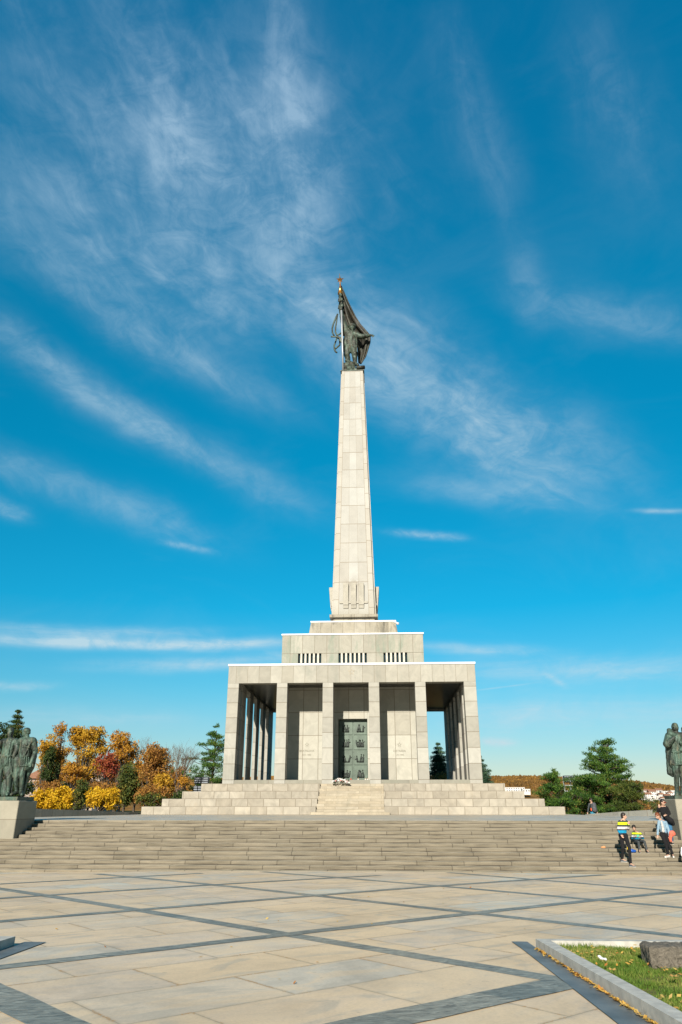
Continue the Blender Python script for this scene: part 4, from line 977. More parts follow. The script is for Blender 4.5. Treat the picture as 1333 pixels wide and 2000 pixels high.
for _ in range(1500):
    y = random.uniform(6.5, KY-0.1); k = abs(math.sin(y*2.3)+0.4*math.sin(y*7))*0.6+0.15
    if random.random() < k*0.42: x = kx(y)-abs(random.gauss(0, 0.022))-0.004; pts.append((x, y, gz(x, y)+0.018+random.uniform(0, 0.01)))
for _ in range(50): x, y = random.uniform(-5, 3), random.uniform(8.5, 20); pts.append((x, y, gz(x, y)+0.015))
tag(litter('fallen_leaves', np.array(pts), 0.026), kind='stuff')
big = [(1205, 1914), (1290, 1890), (1322, 1917), (1157, 1912), (1245, 1985)]
for i, (px, py) in enumerate([(1205-8, 1900), (1318, 1914)]):
    x, y, z = gpt(px, py, 0.12); z = lawn_z(x, y)+0.085
    v = [(x+0.055*(1 if k % 2 else 0.5)*math.cos(k*math.pi/5), y+0.055*(1 if k % 2 else 0.5)*math.sin(k*math.pi/5), z+0.012*(k % 2)) for k in range(10)]
    m_ = M_leaf; o = emit('fallen_leaf', MB().add(v+[(x, y, z)], [(k, (k+1) % 10, 10) for k in range(10)]), simple('big_leaf', (0.62, 0.36, 0.10), 0.7), origin=(x, y, z))
    tag(o, ['big orange fallen leaf lying in the grass next to the kerb', 'pale brown fallen leaf in the grass below the rough stone'][i], 'leaf')
x, y, z = gpt(1178, 1879, 0.1); z = lawn_z(x, y)+0.06
mb = MB()
for k in range(5): mb.ell((x+random.uniform(-.04, .04), y+random.uniform(-.03, .03), z+random.uniform(0, .03)), (0.022, 0.02, 0.014), nu=6, nv=5)
tag(fused('crumpled_paper', mb, M_white, 0.008, origin=(x, y, z), sm=0, disp=0.02, dsize=0.03), 'small crumpled white paper lying in the grass bed', 'paper')
# rough hewn stone
x0, y0, z0 = gpt(1256, 1893, 0.05)
m, t, b = mat('rough_stone', 0.85, 0, 0.3); p = t.new('ShaderNodeNewGeometry').outputs['Position']
n1 = t.noise(t.new('ShaderNodeNewGeometry').outputs['Position'], 16, 8, 0.7, 1.2)
t.l.new(t.ramp(n1, [(0.3, (0.10, 0.09, 0.072)), (0.7, (0.30, 0.26, 0.205))]), b.inputs['Base Color']); t.l.new(t.bump(n1, 1.0, 0.04), b.inputs['Normal']); M_rock = m
mb = MB().box(x0+0.10, x0+1.4, y0, y0+0.34, lawn_z(x0, y0)-0.1, lawn_z(x0, y0)+0.20)
tag(fused('rough_stone', mb, M_rock, 0.025, origin=(x0+.7, y0+.2, z0), sm=1, disp=0.05, dsize=0.07), 'low rough hewn dark stone block standing in the grass bed', 'stone block')

# ------------------------------------------------------------------ trees and shrubs
M_bark = simple('bark', (0.10, 0.08, 0.06), 0.9, 0, 0.4, 8, 0.4)
M_bark_pale = simple('pale_bark', (0.15, 0.115, 0.085), 0.9, 0, 0.4, 8, 0.3)
def dirs(n):
    v = rng.normal(size=(n, 3)); return v/np.linalg.norm(v, axis=1)[:, None]
def blob_leaves(clumps, per, size, up=0.0, elong=1.0, shell=0.45):
    C = []; A = []; B = []
    for (cx_, cy_, cz_, rx, ry, rz) in clumps:
        n = max(8, int(per*(rx*ry*rz)**(2/3)))
        d = dirs(n); r = rng.random(n)**shell
        pos = d*r[:, None]*np.array([rx, ry, rz])+np.array([cx_, cy_, cz_])
        pos += rng.normal(0, 0.12*min(rx, rz), (n, 3))
        a = dirs(n)
        if up: a = a*(1-up)+np.array([0, 0, up])+d*up*0.7; a /= np.linalg.norm(a, axis=1)[:, None]
        q = dirs(n); b_ = np.cross(a, q); b_ /= (np.linalg.norm(b_, axis=1)[:, None]+1e-6)
        s = rng.uniform(0.7, 1.3, n)[:, None]*size
        C.append(pos); A.append(a*s*elong); B.append(b_*s)
    return np.concatenate(C), np.concatenate(A), np.concatenate(B)
def limbs(mb, base, fork, targets, r0, wiggle=0.25):
    base = Vector(base); fork = Vector(fork)
    mid = (base+fork)/2+Vector((random.uniform(-.1, .1), random.uniform(-.1, .1), 0))
    mb.tube([base-Vector((0, 0, .3)), base, mid, fork], [r0*1.3, r0*1.1, r0*.85, r0*.7], 8)
    for tg in targets:
        tg = Vector(tg); s = mid.lerp(fork, random.uniform(0.3, 1.0)); pts_ = [s]
        for k in (0.3, 0.65, 1.0):
            q = s.lerp(tg, k)+Vector((random.uniform(-1, 1), random.uniform(-1, 1), random.uniform(-.5, 1)))*wiggle*(1-k*0.5); pts_.append(q)
        mb.tube(pts_, [r0*.5, r0*.32, r0*.2, r0*.06], 5)
def crown_clumps(c, r, n, rc, flat=1.0):
    out = []
    for _ in range(n):
        d = dirs(1)[0]; k = random.random()**0.4
        q = rc*random.uniform(0.65, 1.25); out.append((c[0]+d[0]*r[0]*k, c[1]+d[1]*r[1]*k, c[2]+d[2]*r[2]*k, q, q, q*flat))
    return out
def tree(name, label, cat, px, Y, gnd, boxes, rc, n, lmat, per=260, size=0.10, r0=0.16, group=None, up=0, elong=1.0, flat=0.8, bark=None, fork=0.35, depth=None, trunk=True):
    """boxes: list of (x0,x1,ytop,ybot) extents in the photo at distance Y"""
    base = at(px, 1500, Y); base = (base[0], Y, gnd)
    t_ = thing(name, base, label, cat, group); cl = []
    for (x0, x1, yt, yb) in boxes:
        a = at(x0, yb, Y); c_ = at(x1, yt, Y); cx_, cz_ = (a[0]+c_[0])/2, (a[2]+c_[2])/2; rx, rz = abs(c_[0]-a[0])/2, abs(c_[2]-a[2])/2
        k = max(3, int(n/len(boxes))); ry = depth or rx
        cl += crown_clumps((cx_, Y, cz_), (max(rx-rc*.25, .1), max(ry-rc*.3, .1), max(rz-rc*.25, .1)), int(k*2.3), rc*0.62, flat)
    if trunk:
        tops = [c[:3] for c in cl]; random.shuffle(tops); topz = max(c[2] for c in cl)
        mb = MB(); ax = sum(c[0] for c in cl)/len(cl)
        limbs(mb, base, (base[0]*0.5+ax*0.5, Y, gnd+(topz-gnd)*fork), tops[:22], r0)
        emit('trunk', mb, bark or M_bark, t_, smooth=True)
    C, A, B = blob_leaves(cl, per*1.25, size*0.92, up, elong, 0.5)
    k = C[:, 2] > gnd+0.05
    quads('crown', C[k], A[k], B[k], lmat, t_)
    return t_
Y_YEL = leaf_mat('yellow_leaves', [(0, (0.30, 0.15, 0.02)), (0.35, (0.55, 0.30, 0.025)), (0.8, (0.72, 0.42, 0.04)), (1, (0.50, 0.42, 0.06))])
Y_GOLD = leaf_mat('golden_leaves', [(0, (0.50, 0.26, 0.01)), (0.5, (0.78, 0.47, 0.02)), (0.85, (0.85, 0.55, 0.03)), (1, (0.40, 0.40, 0.04))], patch=0.25)
Y_ORA = leaf_mat('orange_leaves', [(0, (0.26, 0.11, 0.02)), (0.4, (0.52, 0.24, 0.03)), (0.8, (0.68, 0.36, 0.04)), (1, (0.44, 0.34, 0.06))])
Y_BRO = leaf_mat('brown_leaves', [(0, (0.16, 0.08, 0.03)), (0.35, (0.34, 0.155, 0.04)), (0.7, (0.50, 0.25, 0.05)), (1, (0.30, 0.24, 0.06))])
Y_RED = leaf_mat('red_leaves', [(0, (0.14, 0.03, 0.02)), (0.45, (0.36, 0.065, 0.035)), (0.75, (0.50, 0.15, 0.05)), (1, (0.45, 0.25, 0.06))])
G_DARK = leaf_mat('dark_green_leaves', [(0, (0.018, 0.035, 0.012)), (0.6, (0.05, 0.085, 0.02)), (1, (0.11, 0.13, 0.03))], 0.2)
G_MIX = leaf_mat('olive_leaves', [(0, (0.035, 0.06, 0.015)), (0.5, (0.09, 0.12, 0.025)), (0.85, (0.20, 0.19, 0.04)), (1, (0.42, 0.27, 0.04))], 0.25)
G_PINE = leaf_mat('pine_needles', [(0, (0.014, 0.045, 0.011)), (0.45, (0.05, 0.125, 0.020)), (0.85, (0.15, 0.25, 0.035)), (1, (0.26, 0.19, 0.05))], 0.25, patch=0.3, nscale=0.6)
G_SPR = leaf_mat('spruce_needles', [(0, (0.02, 0.05, 0.03)), (0.6, (0.055, 0.12, 0.065)), (1, (0.14, 0.21, 0.12))], 0.15)
GL = 1.15
YT = 'autumn trees behind the left terrace edge'
tree('maple_tree', 'tall golden yellow maple with open branches, highest crown on the left', 'tree', 152, 64, GL, [(135, 172, 1420, 1462), (160, 212, 1416, 1460), (140, 215, 1440, 1490)], 0.72, 44, Y_YEL, 330, 0.095, 0.17, YT, depth=2.0)
tree('maple_tree', 'orange yellow tree right of the tall golden maple', 'tree', 232, 66, GL, [(212, 262, 1428, 1472), (225, 282, 1445, 1500)], 0.7, 34, Y_ORA, 300, 0.095, 0.15, YT, depth=2.0)
tree('slender_tree', 'slender sparse orange tree with a top left of the golden maple', 'tree', 116, 62, GL, [(106, 134, 1410, 1440), (100, 130, 1435, 1500)], 0.5, 26, Y_ORA, 240, 0.085, 0.1, YT, depth=1.0)
tree('maple_tree', 'yellow tree just right of the left bronze soldiers', 'tree', 86, 60, GL, [(74, 112, 1432, 1500)], 0.6, 20, Y_YEL, 330, 0.09, 0.12, YT, depth=1.2)
tree('cypress_tree', 'dark green conifer in front of the yellow tree beside the left soldiers', 'tree', 98, 57, GL, [(90, 108, 1455, 1500), (80, 116, 1480, 1545)], 0.55, 30, G_DARK, 480, 0.075, 0.12, YT, depth=0.9, up=0.3)
tree('red_tree', 'red leaved tree in the middle of the left autumn trees', 'tree', 205, 60, GL, [(182, 234, 1460, 1512), (195, 240, 1475, 1520)], 0.6, 30, Y_RED, 300, 0.09, 0.12, YT, depth=1.4)
tree('broadleaf_tree', 'low orange brown tree below the golden maple', 'tree', 150, 58, GL, [(120, 180, 1482, 1540)], 0.6, 26, Y_ORA, 260, 0.09, 0.12, YT, depth=1.5)
tree('broadleaf_tree', 'wide russet brown tree left of the bare tree', 'tree', 290, 60, GL, [(255, 345, 1462, 1560), (280, 330, 1452, 1500)], 0.68, 60, Y_BRO, 330, 0.09, 0.16, YT, depth=1.8)
tree('broadleaf_tree', 'small bright yellow tree in front of the russet tree', 'tree', 315, 57, GL, [(300, 342, 1503, 1548)], 0.5, 16, Y_YEL, 330, 0.085, 0.09, YT, depth=1.0)
tree('broadleaf_tree', 'small orange tree beside the stepped stone base', 'tree', 356, 59, GL, [(345, 372, 1512, 1545)], 0.42, 12, Y_ORA, 320, 0.08, 0.08, YT, depth=0.8)
tree('evergreen_bush', 'tall dark olive bush between the two golden yellow shrubs', 'bush', 158, 53, GL, [(140, 178, 1520, 1585)], 0.5, 26, G_MIX, 380, 0.075, 0.08, None, depth=1.0)
tree('evergreen_bush', 'dark green tree below the red tree right of the golden shrubs', 'bush', 250, 56, GL, [(228, 275, 1488, 1580)], 0.6, 34, G_MIX, 380, 0.085, 0.1, None, depth=1.2)
tree('evergreen_bush', 'low green bush at the left foot of the stone base', 'bush', 300, 55, GL, [(262, 330, 1545, 1580)], 0.5, 20, G_MIX, 360, 0.08, 0.08, None, depth=1.0)
tree('evergreen_bush', 'dark green bush under the small orange tree', 'bush', 362, 56, GL, [(325, 395, 1540, 1575)], 0.5, 22, G_DARK, 380, 0.08, 0.08, None, depth=1.0)
tree('underwood', 'brownish thicket under the left autumn trees', 'thicket', 110, 56, GL, [(60, 130, 1520, 1580), (130, 260, 1522, 1580), (255, 345, 1530, 1580)], 0.6, 120, Y_BRO, 300, 0.08, 0.07, None, depth=1.2)
tree('golden_shrub', 'rounded golden yellow shrub nearest the left pedestal', 'shrub', 104, 47, GL, [(62, 108, 1535, 1588), (92, 147, 1534, 1588), (60, 140, 1550, 1590)], 0.5, 60, Y_GOLD, 560, 0.075, 0.06, 'golden shrubs behind the left low wall', depth=1.4)
tree('golden_shrub', 'second golden yellow shrub, right of the olive bush', 'shrub', 202, 48, GL, [(168, 212, 1536, 1588), (190, 238, 1536, 1588)], 0.5, 44, Y_GOLD, 520, 0.075, 0.06, 'golden shrubs behind the left low wall', depth=1.3)
for (px, Y_, bx_, m_, lab) in (
    (95, 72, (60, 140, 1490, 1560), Y_BRO, 'russet tree far back between the left soldiers and the golden maple'),
    (180, 74, (130, 235, 1500, 1565), Y_BRO, 'brown tree far back under the golden maple'),
    (240, 73, (205, 290, 1480, 1560), Y_ORA, 'orange tree far back right of the red tree'),
    (330, 72, (300, 372, 1500, 1565), G_MIX, 'olive tree far back behind the small yellow tree'),
    (270, 70, (235, 300, 1510, 1570), G_DARK, 'dark green tree far back left of the russet tree'),
    (395, 74, (365, 450, 1515, 1570), G_DARK, 'dark undergrowth tree behind the dark pine'),
    (160, 71, (120, 215, 1470, 1530), Y_YEL, 'yellow tree far back behind the red tree'),
    (285, 74, (245, 350, 1470, 1530), Y_ORA, 'orange tree far back behind the russet tree'),
    (100, 75, (70, 150, 1450, 1520), Y_ORA, 'orange tree far back behind the slender tree'),
    (345, 70, (320, 380, 1490, 1560), Y_BRO, 'brown tree far back behind the bare tree'),
    (130, 70, (100, 165, 1520, 1575), G_DARK, 'dark green tree far back above the first golden shrub')):
    tree('background_tree', lab, 'tree', px, Y_, GL, [bx_], 0.6, 40, m_, 300, 0.095, 0.12, 'trees in the second row on the left', depth=1.5)
# bare tree
def bare_tree(px, Y, gnd, top, label):
    base = at(px, 1500, Y); base = Vector((base[0], Y, gnd)); zt = at(px, top, Y)[2]; t_ = thing('bare_tree', base, label, 'tree'); mb = MB()
    def grow(p, d, L, r, lvl):
        q = p+d*L; m_ = p.lerp(q, 0.5)+Vector((random.uniform(-1, 1), random.uniform(-1, 1), 0))*L*0.06
        mb.tube([p, m_, q], [r, r*.8, r*.6], 5 if lvl < 3 else 3)
        if lvl >= 6 or L < 0.2: return
        for _ in range(3 if lvl > 0 else 4):
            nd_ = (d+Vector((random.gauss(0, .38), random.gauss(0, .38), random.uniform(0, .25)))).normalized()
            grow(p.lerp(q, random.uniform(.7, 1)), nd_, L*random.uniform(.6, .85), r*.58, lvl+1)
    grow(base-Vector((0, 0, .2)), Vector((0.02, 0, 1)), (zt-gnd)*0.32, 0.10, 0)
    emit('branches', mb, M_bark_pale, t_)
bare_tree(352, 60, GL, 1440, 'bare leafless tree standing against the sky left of the memorial')
bare_tree(292, 68, GL, 1445, 'distant bare tree showing thin twigs above the russet tree')
# pines: needle tufts on layered boughs
def pine(label, px, Y, gnd, levels, per=420, rc=0.62, r0=0.2, mat_=None, group=None, size=0.085, lean=None):
    """levels: (y, x0, x1) bough rows in the photo"""
    base = (at(px, 1500, Y)[0], Y, gnd); t_ = thing('pine_tree', base, label, 'tree', group); cl = []; mb = MB()
    topz = at(px, levels[0][0], Y)[2]; topx = at((levels[0][1]+levels[0][2])/2, levels[0][0], Y)[0]
    mb.tube([(base[0], Y, gnd-.3), (base[0]*.7+topx*.3, Y, gnd+(topz-gnd)*.4), (topx, Y, topz-.2)], [r0, r0*.7, r0*.15], 8)
    rr = rc
    for li, (y, x0, x1) in enumerate(levels):
        a = at(x0, y, Y); c_ = at(x1, y, Y); w_ = (c_[0]-a[0])/2; cx_ = (a[0]+c_[0])/2
        n = max(2, int(2+w_*2.0))
        for i in range(n):            # core
            an = random.uniform(0, 2*math.pi); k = random.random()**0.6*0.7; q = min(rr*random.uniform(.45, .75), max(.22, w_))
            cl.append((cx_+math.cos(an)*w_*k, Y+math.sin(an)*min(w_, 2.2)*k, a[2]+random.uniform(-.2, .2), q, q, q*0.6))
        nb = max(2, int(1.5+w_*2.4))
        for i in range(nb):           # boughs ending in rounded tufts, lengths and heights uneven
            an = random.uniform(0, 2*math.pi); L_ = w_*random.choice((.55, .75, 1.0, 1.0, 1.22)); tip = (cx_+math.cos(an)*L_, Y+math.sin(an)*min(L_, 2.6), a[2]+random.uniform(-.3, .3))
            for q_ in (random.uniform(.5, .7), random.uniform(.75, .9), 1.0):
                q = min(rr*random.uniform(.42, .78), max(.2, w_*.7))
                cl.append((cx_+(tip[0]-cx_)*q_+random.uniform(-.2, .2), Y+(tip[1]-Y)*q_, a[2]+(tip[2]-a[2])*q_+random.uniform(-.1, .15), q, q, q*.45))
            if w_ > .5: mb.tube([(base[0]*.35+topx*.65, Y, a[2]-.35), ((cx_+tip[0])/2, (Y+tip[1])/2, a[2]-.12), tip], [r0*.3, r0*.2, r0*.06], 5)
    emit('trunk', mb, M_bark, t_, smooth=True)
    C, A, B = blob_leaves(cl, per*1.9, size*0.72, 0.5, 1.3, 0.5); B = B*0.6
    quads('crown', C, A, B, mat_ or G_PINE, t_); return t_
PG = 'pines right of the memorial'
def lv(y0, y1, step, f): return [(y, *f(y)) for y in np.arange(y0, y1, step)]
def interp(tab):
    ys_ = [r_[0] for r_ in tab]
    return lambda y: (float(np.interp(y, ys_, [r_[1] for r_ in tab])), float(np.interp(y, ys_, [r_[2] for r_ in tab])))
pine('largest pine, broad and layered, right of the memorial base', 1185, 56.5, 0.7, lv(1447, 1592, 8.5, interp([(1447, 1174, 1184), (1462, 1148, 1198), (1480, 1140, 1212), (1500, 1132, 1232), (1520, 1128, 1246), (1535, 1120, 1240), (1560, 1125, 1240), (1592, 1130, 1235)])), 620, 0.62, 0.22, group=PG)
pine('smaller bright green pine next to the right end of the stepped base', 1085, 54.5, 0.7, lv(1508, 1592, 9, interp([(1508, 1080, 1086), (1520, 1066, 1098), (1535, 1056, 1105), (1560, 1050, 1112), (1592, 1055, 1125)])), 620, 0.6, 0.15, group=PG)
pine('low spreading pine behind the walking man', 1135, 59, 0.7, lv(1520, 1592, 9, interp([(1520, 1122, 1140), (1540, 1105, 1165), (1560, 1098, 1175), (1592, 1095, 1180)])), 560, 0.6, 0.12, group=PG)
pine('low olive pine with brownish needles in front of the hillside houses', 1232, 50, 1.0, lv(1532, 1586, 8, interp([(1532, 1205, 1245), (1550, 1195, 1262), (1570, 1190, 1264), (1586, 1200, 1255)])), 600, 0.55, 0.12, leaf_mat('olive_needles', [(0, (0.03, 0.055, 0.012)), (0.5, (0.085, 0.12, 0.022)), (0.8, (0.17, 0.17, 0.03)), (1, (0.33, 0.20, 0.05))], 0.25, patch=0.45, nscale=0.8), group=PG)
pine('dark pine with gaps directly left of the memorial', 415, 66, GL, lv(1422, 1560, 9.5, interp([(1422, 420, 428), (1437, 402, 436), (1455, 396, 446), (1475, 370, 446), (1500, 366, 448), (1525, 368, 450), (1560, 372, 450)])), 430, 0.58, 0.16)
def spruce(label, px, Y, gnd, top, wbot, mat_=None, drop=0):
    base = at(px, 1500, Y); base = (base[0], Y, gnd); zt = at(px, top, Y)[2]; t_ = thing('spruce_tree', base, label, 'tree'); mb = MB()
    mb.tube([(base[0], Y, gnd-.3), (base[0], Y, zt-.1)], [0.16, 0.02], 7); cl = []
    H = zt-gnd; k = 0
    while k*0.38 < H*0.93:
        z = zt-0.15-k*0.38; r_ = wbot*(k*0.38/H)**0.85+0.1; n = max(3, int(5+r_*4))
        for i in range(n):
            an = 2*math.pi*(i+random.random()*.6)/n
            for q in np.arange(0.35, 1.01, 0.33 if r_ > .8 else .6):
                rr = r_*q*random.uniform(.85, 1.12); s_ = 0.20+0.24*min(1, r_)
                cl.append((base[0]+math.cos(an)*rr, Y+math.sin(an)*rr, z-rr*0.28+random.uniform(-.06, .06), s_, s_, s_*.5))
            if r_ > .5: mb.tube([(base[0], Y, z), (base[0]+math.cos(an)*r_, Y+math.sin(an)*r_, z-r_*.28)], [.035, .01], 4)
        k += 1
    emit('trunk', mb, M_bark, t_)
    C, A, B = blob_leaves(cl, 1100, 0.065, 0.1, 1.5); quads('crown', C, A, B*.6, mat_ or G_SPR, t_); return t_
spruce('blue green spruce seen through the right bay of the colonnade', 858, 80, 0.6, 1450, 2.9)
spruce('blue green spruce at the right foot of the colonnade', 938, 78, 0.6, 1474, 2.9)
tree('red_shrub', 'reddish brown shrub seen low through the right bay', 'shrub', 860, 76, 1.0, [(845, 880, 1504, 1545)], 0.5, 16, Y_BRO, 320, 0.08, 0.06, None, depth=1.0)
spruce('dark conifer with a reddish top behind the left bronze soldiers', 18, 60, GL, 1386, 2.3, leaf_mat('mixed_needles', [(0, (0.02, 0.045, 0.012)), (0.5, (0.055, 0.10, 0.02)), (0.8, (0.13, 0.14, 0.03)), (1, (0.35, 0.12, 0.05))], 0.2, patch=0.5))
tree('broadleaf_tree', 'green tree behind the heads of the left bronze group', 'tree', 30, 58, GL, [(-30, 35, 1405, 1480), (5, 42, 1420, 1480)], 0.65, 30, G_DARK, 420, 0.085, 0.16, None, depth=1.5)
tree('broadleaf_tree', 'dark bush low behind the left bronze group', 'bush', 50, 50, GL, [(-20, 75, 1500, 1575)], 0.6, 34, G_DARK, 360, 0.085, 0.1, None, depth=1.0)
tree('sparse_shrub', 'sparse yellow green shrub behind the woman in black', 'shrub', 1280, 40, 1.2, [(1270, 1292, 1560, 1590)], 0.28, 10, G_MIX, 420, 0.05, 0.04, None, depth=0.4)
tree('sparse_shrub', 'brownish shrubs between the olive pine and the right pedestal', 'shrub', 1265, 60, 1.0, [(1245, 1300, 1562, 1592)], 0.4, 16, Y_BRO, 260, 0.07, 0.05, None, depth=1.0)

# ------------------------------------------------------------------ hills, far houses, nearby buildings
RIDGE = interp([(-4000, 1528, 0), (-300, 1528, 0), (300, 1524, 0), (700, 1518, 0), (960, 1515, 0), (1060, 1518, 0), (1250, 1527, 0), (1290, 1533, 0), (1340, 1540, 0), (2000, 1552, 0), (4000, 1560, 0)])
RIDGE_T = [(-4000, 1528), (-300, 1528), (300, 1524), (700, 1518), (960, 1515), (1060, 1518), (1250, 1527), (1290, 1533), (1340, 1540), (2000, 1552), (4000, 1560)]
def ridge_z(az_):   # height above eye at 2600 m for this azimuth
    px = 666.5+1512*math.tan(az_+HEAD); py = np.interp(px, [r_[0] for r_ in RIDGE_T], [r_[1] for r_ in RIDGE_T]); return (1572-py)/1634*2600
rs = np.concatenate([np.linspace(500, 1200, 12), np.linspace(1230, 2700, 100), np.linspace(2750, 4200, 12)])
azs = np.concatenate([np.linspace(R(-75), R(3), 60), np.linspace(R(3.3), R(28), 330), np.linspace(R(29), R(75), 40)])
def hill_z(r_, a):
    k = np.interp(r_, [500, 900, 1200, 2600, 3000, 4200], [-0.65, -0.12, 0.16, 1.0, 0.95, 0.2]); z = ridge_z(a)*k+EYE
    return z
v = []; nz_ = rng.normal(0, 1, (len(rs), len(azs)))
for i, r_ in enumerate(rs):
    for j, a in enumerate(azs):
        x, y = r_*math.sin(a), r_*math.cos(a)
        z = hill_z(r_, a)
        if 1230 < r_: z += 2.2*nz_[i, j]+2.5*math.sin(x*0.013+1.3*math.sin(y*0.006))+3*math.sin(y*0.011+x*0.004)*min(1, (r_-1200)/800)
        v.append((x, y, z))
nA = len(azs)
mb = MB().add(v, [(i*nA+j, i*nA+j+1, (i+1)*nA+j+1, (i+1)*nA+j) for i in range(len(rs)-1) for j in range(nA-1)])
m, t, b = mat('autumn_forest', 0.95, 0, 0.05); p = t.new('ShaderNodeNewGeometry').outputs['Position']
n1 = t.noise(p, 0.012, 6, 0.65, 0.8); n2 = t.noise(p, 0.09, 4, 0.8)
c = t.ramp(n1, [(0.30, (0.12, 0.10, 0.035)), (0.42, (0.25, 0.13, 0.04)), (0.52, (0.36, 0.19, 0.045)), (0.62, (0.24, 0.12, 0.045)), (0.75, (0.40, 0.24, 0.05))])
c = t.mix(1.0, c, t.ramp(n2, [(0.32, 0.40), (0.5, 0.85), (0.68, 1.35)]), 'MULTIPLY'); t.l.new(c, b.inputs['Base Color'])
tag(emit('hills', mb, m), kind='structure')
M_wh = simple('white_plaster', (0.74, 0.72, 0.68), 0.8, 0, 0.08); M_rf = simple('brown_roof', (0.30, 0.15, 0.09), 0.8); M_win = simple('window_dark', (0.05, 0.06, 0.07), 0.3); M_grey = simple('grey_concrete', (0.38, 0.39, 0.40), 0.8)
M_pink = simple('pale_pink_plaster', (0.42, 0.33, 0.28), 0.8, 0, 0.1)
def house(loc, w_, d_, h_, label, group=None, roof='gable', rot=0.0, wall=None, wins=(4, 2), cat='house'):
    t_ = thing('house', loc, label, cat, group); x, y, z = loc; mb = MB().box(x-w_/2, x+w_/2, y, y+d_, z-3, z+h_); emit('wall', mb, wall or M_wh, t_)
    if roof == 'gable':
        o_ = w_*0.06; mb = MB().prism([(x-w_/2-o_, z+h_), (x+w_/2+o_, z+h_), (x, z+h_+w_*0.28)][::-1], y-o_, y+d_+o_) if w_ < d_ else MB().add([(x-w_/2-o_, y-o_, z+h_), (x+w_/2+o_, y-o_, z+h_), (x+w_/2+o_, y+d_+o_, z+h_), (x-w_/2-o_, y+d_+o_, z+h_), (x-w_/2-o_, y+d_/2, z+h_+d_*.35), (x+w_/2+o_, y+d_/2, z+h_+d_*.35)], [(0,3,2,1), (0,1,5,4), (2,3,4,5), (0,4,3), (1,2,5)])
        emit('roof', mb, M_rf, t_)
    else: emit('roof', MB().box(x-w_/2-.3, x+w_/2+.3, y-.3, y+d_+.3, z+h_, z+h_+0.4), M_grey if roof == 'grey' else M_wh, t_)
    for r_ in range(wins[1]):
        for c_ in range(wins[0]):
            xa = x-w_/2+w_*(c_+0.28)/wins[0]; za = z+h_*(r_+0.3)/wins[1]
            emit('window', MB().box(xa, xa+w_/wins[0]*.45, y-0.06, y-0.003, za, za+h_/wins[1]*.45), M_win, t_)
    return t_
hs = [(1257, 1560, 8, 4), (1268, 1556, 9, 4), (1276, 1552, 10, 5), (1283, 1560, 8, 4), (1289, 1549, 9, 5), (1294, 1556, 9, 4), (1301, 1551, 11, 5), (1306, 1559, 8, 4), (1311, 1553, 8, 4), (1316, 1548, 7, 4), (1262, 1548, 8, 4), (1297, 1564, 7, 4), (1271, 1563, 8, 4)]
for i, (px, py, w_, h_) in enumerate(hs):
    Y = 1000+(1566-py)*11; l_ = at(px, py+1.5, Y)
    srt = sorted(q_[0] for q_ in hs).index(px)
    ordn = ['leftmost', 'second', 'third', 'fourth', 'fifth', 'sixth', 'seventh', 'eighth', 'ninth', 'tenth', 'eleventh', 'twelfth', 'rightmost'][srt]
    house(l_, w_, w_*0.8+i % 3, h_, ('%s white hillside house%s, ' + ('brown gabled roof' if i % 3 else 'flat white roof')) % (ordn, '' if ordn.endswith('most') else ' from the left'), 'white houses on the far hillside', 'gable' if i % 3 else 'flat', wins=(3, 2))
l_ = at(1005, 1546, 1150); l2 = at(1029, 1548, 1130)
house(l_, 31, 14, 5.5, 'long low white building on the hillside beyond the right end of the stone base', None, 'flat', wins=(9, 2), cat='building')
house(l2, 11, 12, 4.5, 'small white block at the right end of the long white hillside building', None, 'flat', wins=(3, 1), cat='building')
l_ = at(84, 1560, 88); house((l_[0], 88, 0.8), 5.0, 7, 4.2, 'pale pink house half hidden behind the bushes beside the left soldiers', None, 'gable', wall=M_pink, wins=(3, 2))
l_ = at(165, 1560, 92); house((l_[0], 92, 0.8), 4.2, 7, 4.6, 'pale gabled house glimpsed behind the golden maple', None, 'gable', wall=M_pink, wins=(3, 2))
def floodlights(px, Y, gnd, x0, x1, ytop, label):
    M_fl = M_fla; a = at(x0, ytop, Y); c_ = at(x1, ytop, Y); t_ = thing('floodlight_rack', (a[0]+.1, Y, gnd), label, 'floodlight')
    w_ = (c_[0]-a[0]); zt = a[2]
    for s in (0.06, 0.5, 0.94): emit('post', MB().tube([(a[0]+w_*s, Y+.1, gnd-.3), (a[0]+w_*s, Y+.1, zt)], 0.06, 8), M_grey, t_)
    for k in range(3): emit('rail', MB().box(a[0], c_[0], Y-0.02, Y+0.03, zt-.75-k*.42, zt-.68-k*.42), M_grey, t_)
    for s in (0.02, 0.53):
        lb = emit('lamp_box', MB().box(a[0]+w_*s, a[0]+w_*(s+.45), Y-0.35, Y-0.03, zt-.5, zt), M_fl, t_, bevel=.02)
        sl = MB()
        for k in range(3): sl.box(a[0]+w_*(s+.02), a[0]+w_*(s+.43), Y-0.42, Y-0.352, zt-.44+k*.16, zt-.39+k*.16)
        emit('louvre', sl, M_slat, lb)
M_fla = simple('dark_lamp_housing', (0.03, 0.035, 0.045), 0.4); M_slat = simple('grey_louvre', (0.34, 0.38, 0.42), 0.4)
floodlights(0, 62, GL, 382, 410, 1518, 'floodlight rack with two dark louvred lamps left of the memorial')
floodlights(0, 61, 0.7, 1099, 1127, 1515, 'floodlight rack with two dark louvred lamps among the right pines')
floodlights(0, 58, GL, 381, 397, 1535, 'low floodlight rack peeking out behind the left stone steps')

